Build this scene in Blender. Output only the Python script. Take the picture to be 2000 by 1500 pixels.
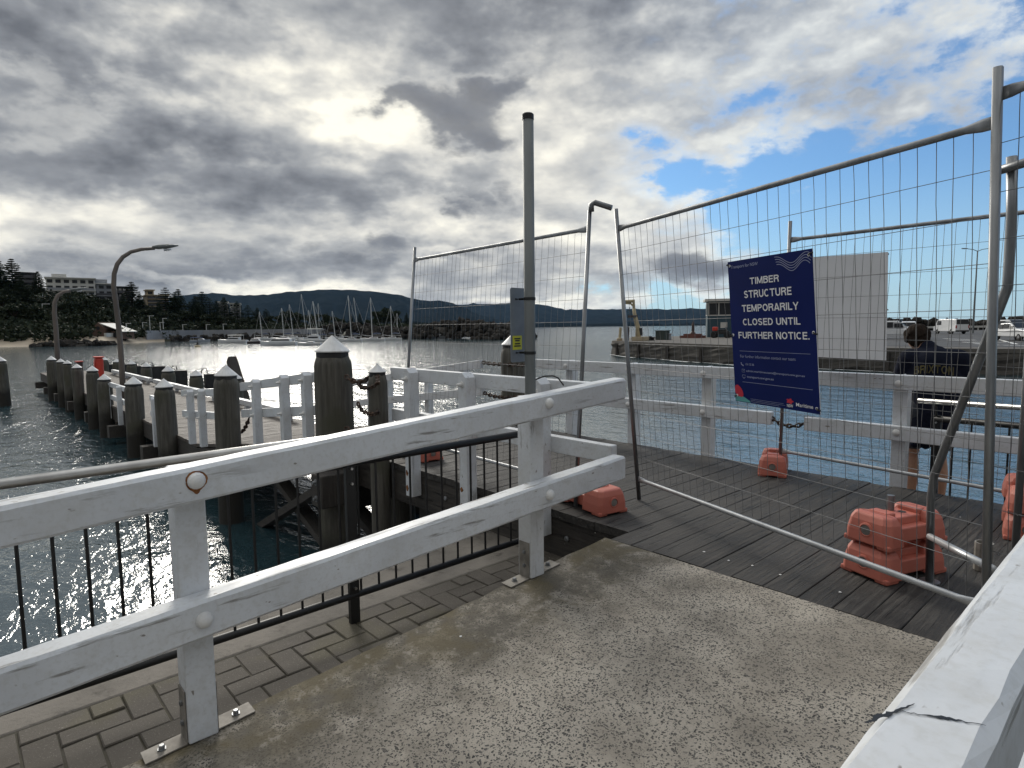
import bpy, bmesh, math, random
import numpy as np
from mathutils import Vector, Matrix
PI=math.pi; RD=math.radians
for o in list(bpy.data.objects): bpy.data.objects.remove(o)
SC=bpy.context.scene; COL=SC.collection
rng=random.Random(7); nrg=np.random.default_rng(11)
V=Vector
# ------------------------------------------------------------------ camera
# world axes: +X runs along the timber deck, +Y runs across it (up the ramp and out to sea), Z=0 is the deck
CAM=V((2.53,-3.12,1.4)); FPX=1200.0
_R=V((0.67164,0.74079,-0.01082)); _U=V((-0.06118,0.07001,0.99567)); _F=V((-0.73834,0.66807,-0.09237))
_R=(_R-_F*_R.dot(_F)).normalized(); _U=_F.cross(_R)*-1
cd=bpy.data.cameras.new('camera'); cam=bpy.data.objects.new('camera',cd); COL.objects.link(cam)
cd.sensor_width=36; cd.lens=FPX/2000*36; cd.clip_start=.05; cd.clip_end=40000
cam.matrix_world=Matrix(((_R.x,_U.x,-_F.x,CAM.x),(_R.y,_U.y,-_F.y,CAM.y),(_R.z,_U.z,-_F.z,CAM.z),(0,0,0,1)))
SC.camera=cam
# layout helpers: where the line of sight through a photograph pixel meets a real plane
def ray(x,y): return _F+_R*((x-1000)/FPX)+_U*((750-y)/FPX)
def onz(x,y,z): d=ray(x,y); return CAM+d*((z-CAM.z)/d.z)
def onY(x,y,g): d=ray(x,y); return CAM+d*((g-CAM.y)/d.y)
def onX(x,y,e): d=ray(x,y); return CAM+d*((e-CAM.x)/d.x)
def at(x,y,k): return CAM+ray(x,y)*k
def pj(p):
    d=V(p)-CAM; z=d.dot(_F); return (1000+FPX*d.dot(_R)/z, 750-FPX*d.dot(_U)/z, z)
HF=V((_F.x,_F.y,0)).normalized(); HR=V((HF.y,-HF.x,0))       # horizontal forward and right
def azel(px,py):
    d=ray(px,py).normalized(); return math.atan2(d.dot(HR),d.dot(HF)), math.asin(d.z)
# ------------------------------------------------------------------ view, world, sun
SC.render.engine='CYCLES'
SC.view_settings.view_transform='Standard'; SC.view_settings.look='None'
SC.view_settings.exposure=0.0; SC.view_settings.gamma=1; SC.view_settings.use_curve_mapping=False
SUN_AZ,SUN_EL=azel(500,190)[0],RD(25)
sun_dir=(HF*math.cos(SUN_AZ)+HR*math.sin(SUN_AZ))*math.cos(SUN_EL)+V((0,0,math.sin(SUN_EL)))
sl=bpy.data.lights.new('sun','SUN'); so=bpy.data.objects.new('sun',sl); COL.objects.link(so)
sl.energy=2.4; sl.angle=RD(18); sl.color=(1,.95,.86)
so.rotation_euler=(-sun_dir).to_track_quat('-Z','Y').to_euler(); so.location=(0,0,60)

W=bpy.data.worlds.new('World'); SC.world=W; W.use_nodes=True
def sky():
    nt=W.node_tree; nt.nodes.clear(); L=nt.links
    def nd(t,**k):
        n=nt.nodes.new(t)
        for a,b in k.items(): setattr(n,a,b)
        return n
    def put(s,v):
        if isinstance(v,bpy.types.NodeSocket): L.new(v,s)
        else: s.default_value=v
    def m(op,a,b=0.0,c=0.0,clamp=False):
        n=nd('ShaderNodeMath',operation=op,use_clamp=clamp); put(n.inputs[0],a); put(n.inputs[1],b); put(n.inputs[2],c); return n.outputs[0]
    def dot(v,w):
        n=nd('ShaderNodeVectorMath',operation='DOT_PRODUCT'); put(n.inputs[0],v); put(n.inputs[1],w); return n.outputs['Value']
    def noise(vec,scale,detail=6,rough=.55,dist=0.0,col=False):
        n=nd('ShaderNodeTexNoise'); L.new(vec,n.inputs['Vector']); n.inputs['Scale'].default_value=scale
        n.inputs['Detail'].default_value=detail; n.inputs['Roughness'].default_value=rough; n.inputs['Distortion'].default_value=dist
        return n.outputs['Color'] if col else n.outputs['Fac']
    def sstep(v,a,b):
        n=nd('ShaderNodeMapRange',interpolation_type='SMOOTHSTEP'); put(n.inputs[0],v); n.inputs[1].default_value=a; n.inputs[2].default_value=b
        return n.outputs[0]
    tc=nd('ShaderNodeTexCoord'); D=tc.outputs['Generated']
    u=dot(D,tuple(HR)); v=dot(D,tuple(HF)); w=dot(D,(0,0,1))
    wc=m('MAXIMUM',w,0.0)
    az=m('ARCTAN2',u,v); el=m('ARCSINE',w)
    den=m('ADD',wc,.16)
    cmb=nd('ShaderNodeCombineXYZ'); L.new(m('DIVIDE',u,den),cmb.inputs[0]); L.new(m('DIVIDE',v,den),cmb.inputs[1]); cmb.inputs[2].default_value=3.7
    Pn=cmb.outputs[0]
    # angle-space point: keeps cumulus about as tall as wide at the horizon
    cm2=nd('ShaderNodeCombineXYZ'); L.new(az,cm2.inputs[0]); L.new(m('MULTIPLY',el,1.7),cm2.inputs[1]); cm2.inputs[2].default_value=1.3
    Qn=cm2.outputs[0]
    of=nd('ShaderNodeVectorMath',operation='ADD'); L.new(Qn,of.inputs[0]); of.inputs[1].default_value=(.004,-.028,0); Qo=of.outputs[0]
    nA=noise(Pn,1.25,6,.56,.0); nB=noise(Qn,3.4,8,.56,.05); nC=noise(Qn,14.0,6,.6,.05); nD=noise(Pn,3.1,6,.55,.0); nE=noise(Qn,30.0,6,.6,.1)
    wx=noise(Qn,7.0,5,.55,col=True); sp=nd('ShaderNodeSeparateColor'); L.new(wx,sp.inputs[0])
    azw=m('ADD',az,m('MULTIPLY',m('SUBTRACT',sp.outputs[0],.5),.22)); elw=m('ADD',el,m('MULTIPLY',m('SUBTRACT',sp.outputs[1],.5),.12))
    def blob(px,py,rx,ry):
        a,e=azel(px,py); sx=rx/FPX; sy=ry/FPX
        dx=m('DIVIDE',m('SUBTRACT',azw,a),sx); dy=m('DIVIDE',m('SUBTRACT',elw,e),sy)
        return m('POWER',math.e,m('MULTIPLY',m('ADD',m('MULTIPLY',dx,dx),m('MULTIPLY',dy,dy)),-1.0))
    def summed(base,lst):
        s=base
        for (px,py,rx,ry,amp) in lst: s=m('MULTIPLY_ADD',blob(px,py,rx,ry),amp,s)
        return s
    # cloud cover: overcast to the left, breaking up to blue on the right
    side=m('MULTIPLY',sstep(az,.02,.42),sstep(v,-.35,.25)); behind=sstep(v,.15,-.4)
    cover=m('ADD',m('MULTIPLY',nB,.55),m('MULTIPLY',nA,.45))
    cover=m('ADD',cover,m('MULTIPLY_ADD',nC,.26,-.13)); cover=m('ADD',cover,m('MULTIPLY_ADD',nE,.08,-.04))
    cover=m('ADD',cover,m('MULTIPLY_ADD',side,-.30,.22))
    cover=m('MULTIPLY_ADD',m('MULTIPLY',side,m('MULTIPLY_ADD',nC,.95,-.475)),1.0,cover); cover=m('MULTIPLY_ADD',m('MULTIPLY',side,m('MULTIPLY_ADD',nD,.5,-.25)),1.0,cover); cover=m('MULTIPLY_ADD',behind,.06,cover); cover=summed(cover,COVER)
    cv=nd('ShaderNodeMix',data_type='FLOAT'); L.new(side,cv.inputs[0]); L.new(sstep(cover,.43,.56),cv.inputs[2]); L.new(sstep(cover,.37,.74),cv.inputs[3]); cov=cv.outputs[0]
    # cloud brightness
    sh=m('MULTIPLY_ADD',nB,1.15,-.575); sh=m('ADD',sh,m('MULTIPLY_ADD',nD,.42,-.21)); sh=m('ADD',sh,m('MULTIPLY_ADD',nC,.46,-.23))
    sh=m('ADD',sh,m('MULTIPLY_ADD',side,.10,.57)); sh=summed(sh,SHADE); nBe=noise(Qn,7.0,4,.5,.0); nBo=noise(Qo,7.0,4,.5,.0); sh=m('MULTIPLY_ADD',m('SUBTRACT',nBe,nBo),.75,sh)
    thin=m('MULTIPLY',m('SUBTRACT',1.0,sstep(cover,.50,.72)),.22); sh=m('ADD',sh,thin)
    rp=nd('ShaderNodeValToRGB'); L.new(sh,rp.inputs[0]); cr=rp.color_ramp
    while len(cr.elements)<6: cr.elements.new(.5)
    for e_,(p_,c_) in zip(cr.elements,[(0,(.105,.115,.135)),(.22,(.175,.187,.21)),(.42,(.295,.31,.335)),(.6,(.475,.485,.49)),(.8,(.78,.765,.71)),(1,(1.12,1.08,.94))]):
        e_.position=p_; e_.color=(*c_,1)
    sk=nd('ShaderNodeTexSky'); sk.sky_type='NISHITA'; sk.sun_disc=False; sk.sun_elevation=SUN_EL
    sk.sun_rotation=math.atan2(sun_dir.x,sun_dir.y); sk.air_density=1.0; sk.dust_density=.6; sk.ozone_density=2.0
    g=nd('ShaderNodeMix',data_type='RGBA',blend_type='MULTIPLY'); g.inputs[0].default_value=1
    L.new(sk.outputs[0],g.inputs[6]); g.inputs[7].default_value=SKYGAIN
    # pale the blue towards the horizon on the right (thin high veil)
    veil=nd('ShaderNodeMix',data_type='RGBA'); L.new(m('MULTIPLY_ADD',m('SUBTRACT',1.0,sstep(el,.0,.24)),.52,.12),veil.inputs[0]); L.new(g.outputs[2],veil.inputs[6]); veil.inputs[7].default_value=(5.2,7.2,8.6,1)
    ten=nd('ShaderNodeMix',data_type='RGBA',blend_type='MULTIPLY'); ten.inputs[0].default_value=1; L.new(rp.outputs[0],ten.inputs[6]); tint=nd('ShaderNodeMix',data_type='RGBA'); L.new(side,tint.inputs[0]); tint.inputs[6].default_value=(10,10,10,1); tint.inputs[7].default_value=(7.9,8.5,9.5,1); L.new(tint.outputs[2],ten.inputs[7])
    # unseen clouds: gain added overhead and cut behind the camera to shape foreground light
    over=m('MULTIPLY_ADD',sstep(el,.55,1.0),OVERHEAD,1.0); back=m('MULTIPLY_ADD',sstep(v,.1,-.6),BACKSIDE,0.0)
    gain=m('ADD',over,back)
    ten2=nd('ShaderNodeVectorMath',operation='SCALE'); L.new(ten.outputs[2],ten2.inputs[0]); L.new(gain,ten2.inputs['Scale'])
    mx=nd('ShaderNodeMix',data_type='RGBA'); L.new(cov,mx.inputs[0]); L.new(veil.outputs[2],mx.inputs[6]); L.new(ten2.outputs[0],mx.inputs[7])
    # a lower layer of small dark cumulus with crisp, sunlit upper edges
    dk=summed(0.0,DARK); dk=m('ADD',dk,m('MULTIPLY_ADD',nB,.9,-.45)); dk=m('ADD',dk,m('MULTIPLY_ADD',nC,.8,-.40)); dk=m('ADD',dk,m('MULTIPLY_ADD',nE,.35,-.175))
    dkm=sstep(dk,.18,.58); rim=m('MULTIPLY',sstep(dk,.10,.26),m('SUBTRACT',1.0,dkm))
    dr=nd('ShaderNodeMix',data_type='RGBA'); L.new(sstep(dk,.35,1.0),dr.inputs[0]); dr.inputs[6].default_value=(2.3,2.45,2.75,1); dr.inputs[7].default_value=(1.25,1.38,1.7,1)
    mr=nd('ShaderNodeMix',data_type='RGBA'); L.new(m('MULTIPLY',rim,.16),mr.inputs[0]); L.new(mx.outputs[2],mr.inputs[6]); mr.inputs[7].default_value=(8.6,8.5,8.0,1)
    md=nd('ShaderNodeMix',data_type='RGBA'); L.new(m('MULTIPLY',dkm,.86),md.inputs[0]); L.new(mr.outputs[2],md.inputs[6]); L.new(dr.outputs[2],md.inputs[7])
    bg=nd('ShaderNodeBackground'); L.new(md.outputs[2],bg.inputs[0]); bg.inputs[1].default_value=.1
    out=nd('ShaderNodeOutputWorld'); L.new(bg.outputs[0],out.inputs[0])
DARK=[(800,160,60,36,.5),(885,210,85,48,.75),(965,160,42,28,.62),(950,268,55,26,.55),(975,372,46,34,.50),(905,388,30,18,.45),(1325,540,95,42,.80),(1400,525,45,26,.5),(760,488,60,26,.45),(930,497,60,24,.42),(640,500,90,22,.36),(280,548,150,14,.42),(130,520,120,18,.36),(1020,545,60,16,.36),(330,470,70,14,.3),(1110,475,60,22,.3)]
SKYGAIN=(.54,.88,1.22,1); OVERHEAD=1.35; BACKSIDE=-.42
COVER=[(1180,250,90,30,-.06),(1230,290,110,24,-.06),(1010,255,40,40,-.12),(890,210,130,90,.12),(1300,490,150,60,.36),(1400,540,70,40,.2),(1280,365,140,30,-.13),(1080,265,70,28,-.16),(1450,345,170,26,-.14),(1880,540,250,170,-.36),(1560,430,170,60,-.18),(1850,330,220,60,-.10),(1990,40,120,60,-.14),
       (1480,170,360,90,.20),(1800,180,220,60,.14),(1150,450,130,50,.14),(930,520,90,40,.08),(870,490,70,14,-.26),(1120,545,60,22,-.18),(1020,500,80,12,-.1),(1300,70,300,80,.22),(1680,60,200,60,.12),(1650,270,200,40,.05),(1900,600,180,22,.12)]
SHADE=[(180,110,360,130,-.28),(560,150,220,110,.36),(740,225,105,52,.38),(1010,215,120,70,.16),(900,430,260,40,.14),(480,335,360,60,-.24),(100,330,200,60,-.12),(1150,35,320,60,-.16),(1060,330,90,60,.14),(380,440,440,26,.20),(90,410,160,36,.26),(60,480,150,16,.22),(230,550,260,16,-.14),(440,520,130,24,-.12),
       (440,553,90,11,.46),(620,572,150,12,.34),(240,541,120,7,.3),(760,500,90,40,-.14),(1010,500,150,40,.12),(1100,430,160,40,.12),(1400,150,260,70,.08),(1330,530,110,50,.06),(1240,455,100,22,.18),(1385,490,40,20,.2),(1560,250,240,50,.03),(1330,603,200,12,.30),(1060,592,300,12,.32),(150,230,200,40,-.06),(1040,130,120,60,.10)]
sky()
# ------------------------------------------------------------------ materials
WZ=-1.65
class NT:
    def __init__(s,name):
        s.m=bpy.data.materials.new(name); s.m.use_nodes=True; s.t=s.m.node_tree; s.b=s.t.nodes['Principled BSDF']; s.tc=s.n('ShaderNodeTexCoord')
    def n(s,t,**k):
        x=s.t.nodes.new(t)
        for a,b in k.items(): setattr(x,a,b)
        return x
    def put(s,sock,v):
        if isinstance(v,bpy.types.NodeSocket): s.t.links.new(v,sock)
        elif v is not None:
            if hasattr(sock.default_value,'__len__') and len(sock.default_value)==4 and len(v)==3: v=(*v,1)
            sock.default_value=v
    def co(s,scale=(1,1,1),rnd=True):
        mp=s.n('ShaderNodeMapping'); s.put(mp.inputs[0],s.tc.outputs['Object']); mp.inputs['Scale'].default_value=scale
        if rnd:
            oi=s.n('ShaderNodeObjectInfo'); v=s.n('ShaderNodeVectorMath',operation='SCALE'); v.inputs[0].default_value=(37,19,11); s.put(v.inputs['Scale'],oi.outputs['Random']); s.put(mp.inputs['Location'],v.outputs[0])
        return mp.outputs[0]
    def noise(s,vec,scale=5,detail=6,rough=.55,dist=0,out='Fac'):
        x=s.n('ShaderNodeTexNoise'); s.put(x.inputs['Vector'],vec); x.inputs['Scale'].default_value=scale; x.inputs['Detail'].default_value=detail; x.inputs['Roughness'].default_value=rough; x.inputs['Distortion'].default_value=dist
        return x.outputs[out]
    def voro(s,vec,scale=5,feature='F1',out='Distance',rnd=1):
        x=s.n('ShaderNodeTexVoronoi',feature=feature); s.put(x.inputs['Vector'],vec); x.inputs['Scale'].default_value=scale; x.inputs['Randomness'].default_value=rnd; return x.outputs[out]
    def step(s,v,a,b,lo=0,hi=1):
        x=s.n('ShaderNodeMapRange',interpolation_type='SMOOTHSTEP'); s.put(x.inputs[0],v)
        for i,q in enumerate((a,b,lo,hi)): x.inputs[i+1].default_value=q
        return x.outputs[0]
    def math(s,op,a,b=0,c=0):
        x=s.n('ShaderNodeMath',operation=op); s.put(x.inputs[0],a); s.put(x.inputs[1],b); s.put(x.inputs[2],c); return x.outputs[0]
    def mix(s,f,a,b,blend='MIX'):
        x=s.n('ShaderNodeMix',data_type='RGBA',blend_type=blend); s.put(x.inputs[0],f); s.put(x.inputs[6],a); s.put(x.inputs[7],b); return x.outputs[2]
    def sep(s,vec): x=s.n('ShaderNodeSeparateXYZ'); s.put(x.inputs[0],vec); return x.outputs
    def bump(s,h,strength=.3,dist=.01,nrm=None):
        x=s.n('ShaderNodeBump'); s.put(x.inputs['Height'],h); x.inputs['Strength'].default_value=strength; x.inputs['Distance'].default_value=dist
        if nrm: s.put(x.inputs['Normal'],nrm)
        return x.outputs[0]
    def island(s): return s.n('ShaderNodeNewGeometry').outputs['Random Per Island']
    def objrand(s): return s.n('ShaderNodeObjectInfo').outputs['Random']
    def done(s,color=None,rough=None,metal=None,normal=None,spec=None,emit=None):
        for k,v in (('Base Color',color),('Roughness',rough),('Metallic',metal),('Normal',normal),('Specular IOR Level',spec)):
            if v is not None: s.put(s.b.inputs[k],v)
        return s.m
def plain(name,c1,c2,scale=4,rough=.6,metal=0,bump=.15,bs=40,bd=.003,sc=(1,1,1),spec=None):
    n=NT(name); v=n.co(sc); f=n.step(n.noise(v,scale),.3,.7)
    nr=n.bump(n.noise(v,bs,4),bump,bd) if bump else None
    return n.done(n.mix(f,c1,c2),rough,metal,nr,spec)
def white_paint(name,axis,wear=.5):
    n=NT(name); st=[9,9,9]; st[axis]=.8; v=n.co(tuple(st)); v0=n.co()
    grain=n.noise(v,3.2,8,.6); big=n.noise(v0,2.2,6); fine=n.noise(v0,60,4)
    base=n.mix(n.step(big,.35,.7),(.66,.685,.715),(.56,.58,.605))
    base=n.mix(n.math('MULTIPLY',n.step(fine,.48,.72),.32),base,(.42,.42,.40)); base=n.mix(n.math('MULTIPLY',n.step(n.noise(v0,13,8,.7),.46,.70),.42),base,(.46,.455,.43)); base=n.mix(n.math('MULTIPLY',n.step(n.noise(v0,.9,4),.5,.7),.3),base,(.52,.50,.45))
    # flaked streaks along the grain showing grey timber
    fl=n.math('MULTIPLY',n.step(grain,.635-.05*wear,.67),n.step(n.noise(v0,1.7,3),.36,.56))
    base=n.mix(n.math('MULTIPLY',fl,.85*min(1,wear+.3)),base,(.20,.19,.175))
    st2=[2.2,2.2,2.2]; st2[axis]=1.0; sp=n.noise(n.co(tuple(st2)),17,3,.5)
    base=n.mix(n.step(sp,.70,.74),base,(.24,.22,.2))
    h=n.math('MULTIPLY_ADD',grain,.8,n.math('MULTIPLY',fine,.3)); h=n.math('MULTIPLY_ADD',fl,-1.0,h)
    return n.done(base,n.step(grain,.3,.7,.38,.62),0,n.bump(h,.35,.003))
M={}
M['white_x']=white_paint('white paint x',0,.6); M['white_y']=white_paint('white paint y',1,1.3); M['white_z']=white_paint('white paint z',2,.4)
M['white_cap']=plain('white cap',(.74,.74,.73),(.58,.575,.56),7,.5)
M['galv']=plain('galvanised steel',(.30,.31,.32),(.17,.175,.18),9,.42,.75,.15,60,.002,(1,1,.25))
M['galv_pole']=plain('galvanised pole',(.17,.185,.185),(.12,.13,.13),6,.6,.15,.1,60,.002,(1,1,.3))
M['stainless']=plain('stainless tube',(.5,.5,.49),(.38,.37,.36),8,.38,.95,.08,80,.001)
M['plate']=plain('bracket steel',(.30,.28,.25),(.17,.155,.135),14,.65,.25,.2,60,.002)
M['wire']=plain('mesh wire',(.20,.205,.21),(.13,.13,.135),10,.5,.6,0)
M['black']=plain('black powder coat',(.006,.0065,.007),(.010,.010,.011),8,.5,0,.1,90,.001)
M['rubber']=plain('black rubber',(.014,.014,.015),(.03,.03,.03),5,.7)
M['rust']=plain('rust',(.30,.125,.04),(.15,.055,.02),20,.85,0,.4,60,.004)
M['chain']=plain('rusty chain',(.10,.06,.04),(.05,.045,.042),14,.75,.5,.4,80,.003)
M['orange']=plain('orange plastic',(.50,.15,.105),(.42,.12,.085),3,.5,0,.1,90,.002)
M['orange_pale']=plain('faded orange plastic',(.50,.14,.095),(.44,.12,.08),3,.5,0,.1,90,.002)
M['cap_grey']=plain('filler cap',(.22,.2,.18),(.12,.11,.1),14,.6)
M['red']=plain('red cabinet',(.55,.05,.03),(.42,.03,.02),5,.5)
M['sign_blue']=plain('sign blue',(.004,.013,.11),(.003,.011,.09),2,.5,0,0,spec=.15)
M['ink']=plain('white lettering',(.80,.80,.82),(.74,.74,.76),2,.5,0,0)
M['ink_dim']=plain('pale lettering',(.30,.33,.48),(.26,.29,.44),2,.5,0,0)
M['sign_red']=plain('sign red',(.55,.02,.05),(.5,.02,.04),2,.5,0,0); M['sign_teal']=plain('sign teal',(.10,.36,.36),(.08,.32,.34),2,.5,0,0)
M['sign_back']=plain('sign back',(.78,.79,.81),(.72,.73,.75),2,.55,0,.05,30,.002)
M['alu']=plain('aluminium plate',(.25,.28,.31),(.19,.21,.24),5,.5,.3,.05,30,.002)
M['yellow']=plain('yellow sticker',(.62,.62,.05),(.55,.55,.04),3,.5,0,0)
M['asphalt']=plain('asphalt',(.07,.07,.072),(.045,.045,.046),.5,.9,0,.3,6,.02)
M['mark']=plain('road paint',(.75,.75,.73),(.6,.6,.58),3,.7)
M['sand']=plain('sand',(.36,.30,.22),(.28,.23,.17),.2,.9,0,.2,2,.05)
M['rock']=plain('boulders',(.018,.017,.016),(.048,.044,.039),.35,.95,0,.6,2,.15,spec=.1)
M['earth']=plain('hillside ground',(.02,.028,.014),(.045,.042,.024),.1,.95,0,.5,1,.3)
M['bark']=plain('bark',(.06,.045,.035),(.035,.028,.022),2,.9)
M['glass']=plain('window glass',(.02,.022,.025),(.03,.032,.036),2,.3,0,0,spec=.3)
M['tyre']=plain('tyre',(.012,.012,.012),(.02,.02,.02),8,.8)
M['rim']=plain('wheel rim',(.4,.4,.42),(.3,.3,.31),8,.35,.8,0)
M['car_white']=plain('white car paint',(.72,.73,.74),(.66,.67,.68),1,.25,0,0)
M['lamp_red']=plain('tail lamp',(.35,.02,.02),(.3,.02,.02),5,.3,0,0); M['lamp_clear']=plain('headlamp',(.6,.62,.65),(.5,.5,.52),5,.15,.3,0)
M['hull']=plain('white hull',(.66,.67,.68),(.56,.57,.58),.6,.35,0,0); M['hull_dark']=plain('dark hull',(.04,.03,.03),(.06,.04,.04),.6,.4,0,0); M['hull_grey']=plain('grey hull',(.32,.36,.42),(.26,.3,.35),.6,.4,0,0)
M['canvas']=plain('blue canvas',(.03,.05,.10),(.04,.06,.12),2,.8); M['spar']=plain('alloy spar',(.66,.66,.65),(.55,.55,.54),3,.5,.2,0)
M['wht']=plain('white wall',(.60,.59,.55),(.48,.47,.44),.3,.7); M['greyw']=plain('grey wall',(.30,.31,.33),(.22,.23,.25),.3,.7); M['darkw']=plain('dark wall',(.07,.07,.08),(.05,.05,.055),.3,.7)
M['tan']=plain('tan render',(.42,.35,.24),(.34,.28,.19),.3,.7); M['brick']=plain('brown brick',(.14,.085,.06),(.10,.06,.045),1.5,.85); M['bluewall']=plain('blue boarding',(.035,.075,.10),(.028,.06,.08),.8,.7)
M['skin']=plain('skin',(.42,.235,.16),(.36,.19,.125),9,.55,0,.1,60,.002); M['hair']=plain('brown hair',(.014,.010,.008),(.026,.018,.013),40,.85,0,.8,60,.01,(1,1,.3),spec=.1)
M['shirt']=plain('navy cotton',(.007,.009,.018),(.011,.013,.024),6,.95,0,.5,11,.02,spec=.1); M['shorts']=plain('dark shorts',(.016,.02,.03),(.03,.035,.045),9,.85,0,.3,14,.01)
M['print']=plain('ochre print',(.10,.085,.03),(.06,.05,.02),30,.9,0,0); M['shoe']=plain('dark shoe',(.03,.03,.03),(.05,.05,.05),8,.7)
M['crane_yellow']=plain('weathered cream paint',(.45,.38,.24),(.3,.24,.15),3,.7); M['bin']=plain('dark green bin',(.03,.045,.04),(.04,.05,.045),3,.7)
M['monument']=plain('dark bronze',(.05,.025,.02),(.035,.02,.018),3,.6); M['kerb_red']=plain('red brick plinth',(.16,.06,.045),(.11,.045,.035),3,.8)
def m_ramp():
    n=NT('exposed aggregate concrete'); v=n.co(rnd=False); xyz=n.sep(v)
    wv=n.noise(v,30,3,.5,out='Color'); w2=n.mix(.035,v,wv)
    d=n.voro(w2,108); cid=n.voro(w2,108,out='Color'); cs=n.sep(cid)
    size=n.math('MULTIPLY_ADD',cs[0],.34,.22); peb=n.step(n.math('SUBTRACT',d,size),.07,-.02)
    big=n.noise(v,1.6,5,.6); keep=n.step(n.math('ADD',cs[1],n.math('MULTIPLY',n.math('SUBTRACT',big,.5),1.0)),.22,.28)
    d2=n.voro(w2,170); peb2=n.step(d2,.30,.20); keep2=n.step(n.voro(w2,170,out='Color'),.5,.55)
    base=n.mix(n.step(n.noise(v,3.5,8,.65),.35,.68),(.40,.362,.305),(.265,.236,.195))
    base=n.mix(n.math('MULTIPLY',n.step(n.noise(v,160,2),.45,.75),.5),base,(.16,.15,.135))
    pc=n.mix(cs[2],(.028,.027,.026),(.10,.094,.086))
    c=n.mix(n.math('MULTIPLY',peb,n.math('MULTIPLY',keep,1.0)),base,pc)
    c=n.mix(n.math('MULTIPLY',n.math('MULTIPLY',peb2,keep2),.55),c,(.07,.068,.065))
    c=n.mix(n.math('MULTIPLY',n.step(n.noise(v,.9,6,.65),.48,.66),.38),c,(.15,.132,.108)); c=n.mix(n.math('MULTIPLY',n.step(n.noise(v,2.4,7,.7),.58,.70),.4),c,(.36,.325,.275))
    # lichen and damp along the left edge, paler laitance near the far end
    ed=n.math('ADD',xyz[0],n.math('MULTIPLY',n.math('SUBTRACT',n.noise(v,2.3,6,.65),.5),1.3))
    edge=n.step(ed,.85,.25)
    lich=n.math('MULTIPLY',edge,n.step(n.noise(v,6,8,.7),.32,.56)); c=n.mix(n.math('MULTIPLY',lich,.88),c,(.075,.066,.05))
    ol=n.math('MULTIPLY',n.step(ed,.55,.1),n.step(n.noise(v,2.6,4),.44,.58)); c=n.mix(n.math('MULTIPLY',ol,.7),c,(.105,.083,.04))
    pale=n.math('MULTIPLY',n.step(ed,.75,.25),n.step(n.noise(v,9,8,.7),.56,.66)); c=n.mix(n.math('MULTIPLY',pale,.5),c,(.33,.30,.26))
    h=n.math('MULTIPLY_ADD',peb,.6,n.noise(v,120,5)); return n.done(c,.88,0,n.bump(h,.55,.004))
M['ramp']=m_ramp()
def m_paver():
    n=NT('clay paver'); v=n.co(rnd=False); r=n.island()
    c=n.mix(r,(.066,.056,.045),(.10,.087,.071)); c=n.mix(n.step(n.noise(v,9,8,.65),.42,.7),c,(.085,.073,.06)); c=n.mix(n.math('MULTIPLY',n.step(n.noise(v,2.1,5),.52,.68),.55),c,(.10,.088,.05))
    c=n.mix(n.math('MULTIPLY',n.step(n.noise(v,140,2),.6,.75),.5),c,(.3,.28,.25))
    return n.done(c,.85,0,n.bump(n.noise(v,70,6,.7),.6,.004))
M['paver']=m_paver(); M['joint']=plain('joint soil',(.045,.040,.030),(.065,.058,.038),6,.95,0,.5,60,.005)
def m_concrete(name,c1,c2,c3):
    n=NT(name); v=n.co(); c=n.mix(n.step(n.noise(v,1.7,8,.65),.35,.68),c1,c2); c=n.mix(n.step(n.noise(v,7,8,.7),.52,.72),c,c3)
    return n.done(c,.88,0,n.bump(n.noise(v,22,8,.7),.6,.012))
M['concrete']=m_concrete('weathered concrete',(.19,.17,.145),(.12,.108,.092),(.075,.066,.055)); M['wetwall']=m_concrete('tidal wall',(.085,.068,.058),(.06,.05,.042),(.10,.05,.042))
M['quay']=m_concrete('quay stone',(.055,.05,.045),(.085,.078,.068),(.03,.028,.025)); M['quay_top']=m_concrete('quay top',(.12,.108,.095),(.085,.078,.068),(.10,.095,.085)); M['apron']=m_concrete('apron concrete',(.30,.27,.22),(.24,.215,.18),(.17,.15,.13))
def m_board(name,ca,cb,cc,axis):
    n=NT(name); st=[16,16,16]; st[axis]=.9; v=n.co(tuple(st),False); v0=n.co(rnd=False); r=n.island(); q=n.n('ShaderNodeVectorMath',operation='ADD'); n.put(q.inputs[0],v); cx=n.n('ShaderNodeCombineXYZ'); n.put(cx.inputs[0],n.math('MULTIPLY',r,50)); n.put(cx.inputs[1],n.math('MULTIPLY',r,31)); n.put(q.inputs[1],cx.outputs[0])
    g=n.noise(q.outputs[0],2.6,9,.65,.4); c=n.mix(r,ca,cb); c=n.mix(n.step(g,.45,.66),c,cc)
    crack=n.step(g,.40,.33); c=n.mix(n.math('MULTIPLY',crack,.9),c,(.006,.006,.006)); c=n.mix(n.math('MULTIPLY',n.step(n.noise(v0,7,8,.75),.5,.72),.5),c,cc); c=n.mix(n.math('MULTIPLY',n.step(n.noise(v0,1.4,5),.5,.7),.4),c,cc)
    c=n.mix(n.step(n.noise(v0,34,2,.4),.80,.82),c,(.5,.5,.47))
    h=n.math('MULTIPLY_ADD',crack,-1.2,g); h=n.math('MULTIPLY_ADD',n.noise(v0,55,5,.7),.35,h); return n.done(c,n.step(g,.35,.65,.6,.9),0,n.bump(h,.9,.008),.35)
M['deck']=m_board('dark deck timber',(.023,.021,.0195),(.038,.035,.0325),(.070,.065,.060),1)
M['deck_brown_sheen']=m_board('brown deck timber',(.075,.063,.054),(.105,.09,.078),(.14,.122,.108),1)  # browner boards; the lighter tone paints in a distant grazing sheen
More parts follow.
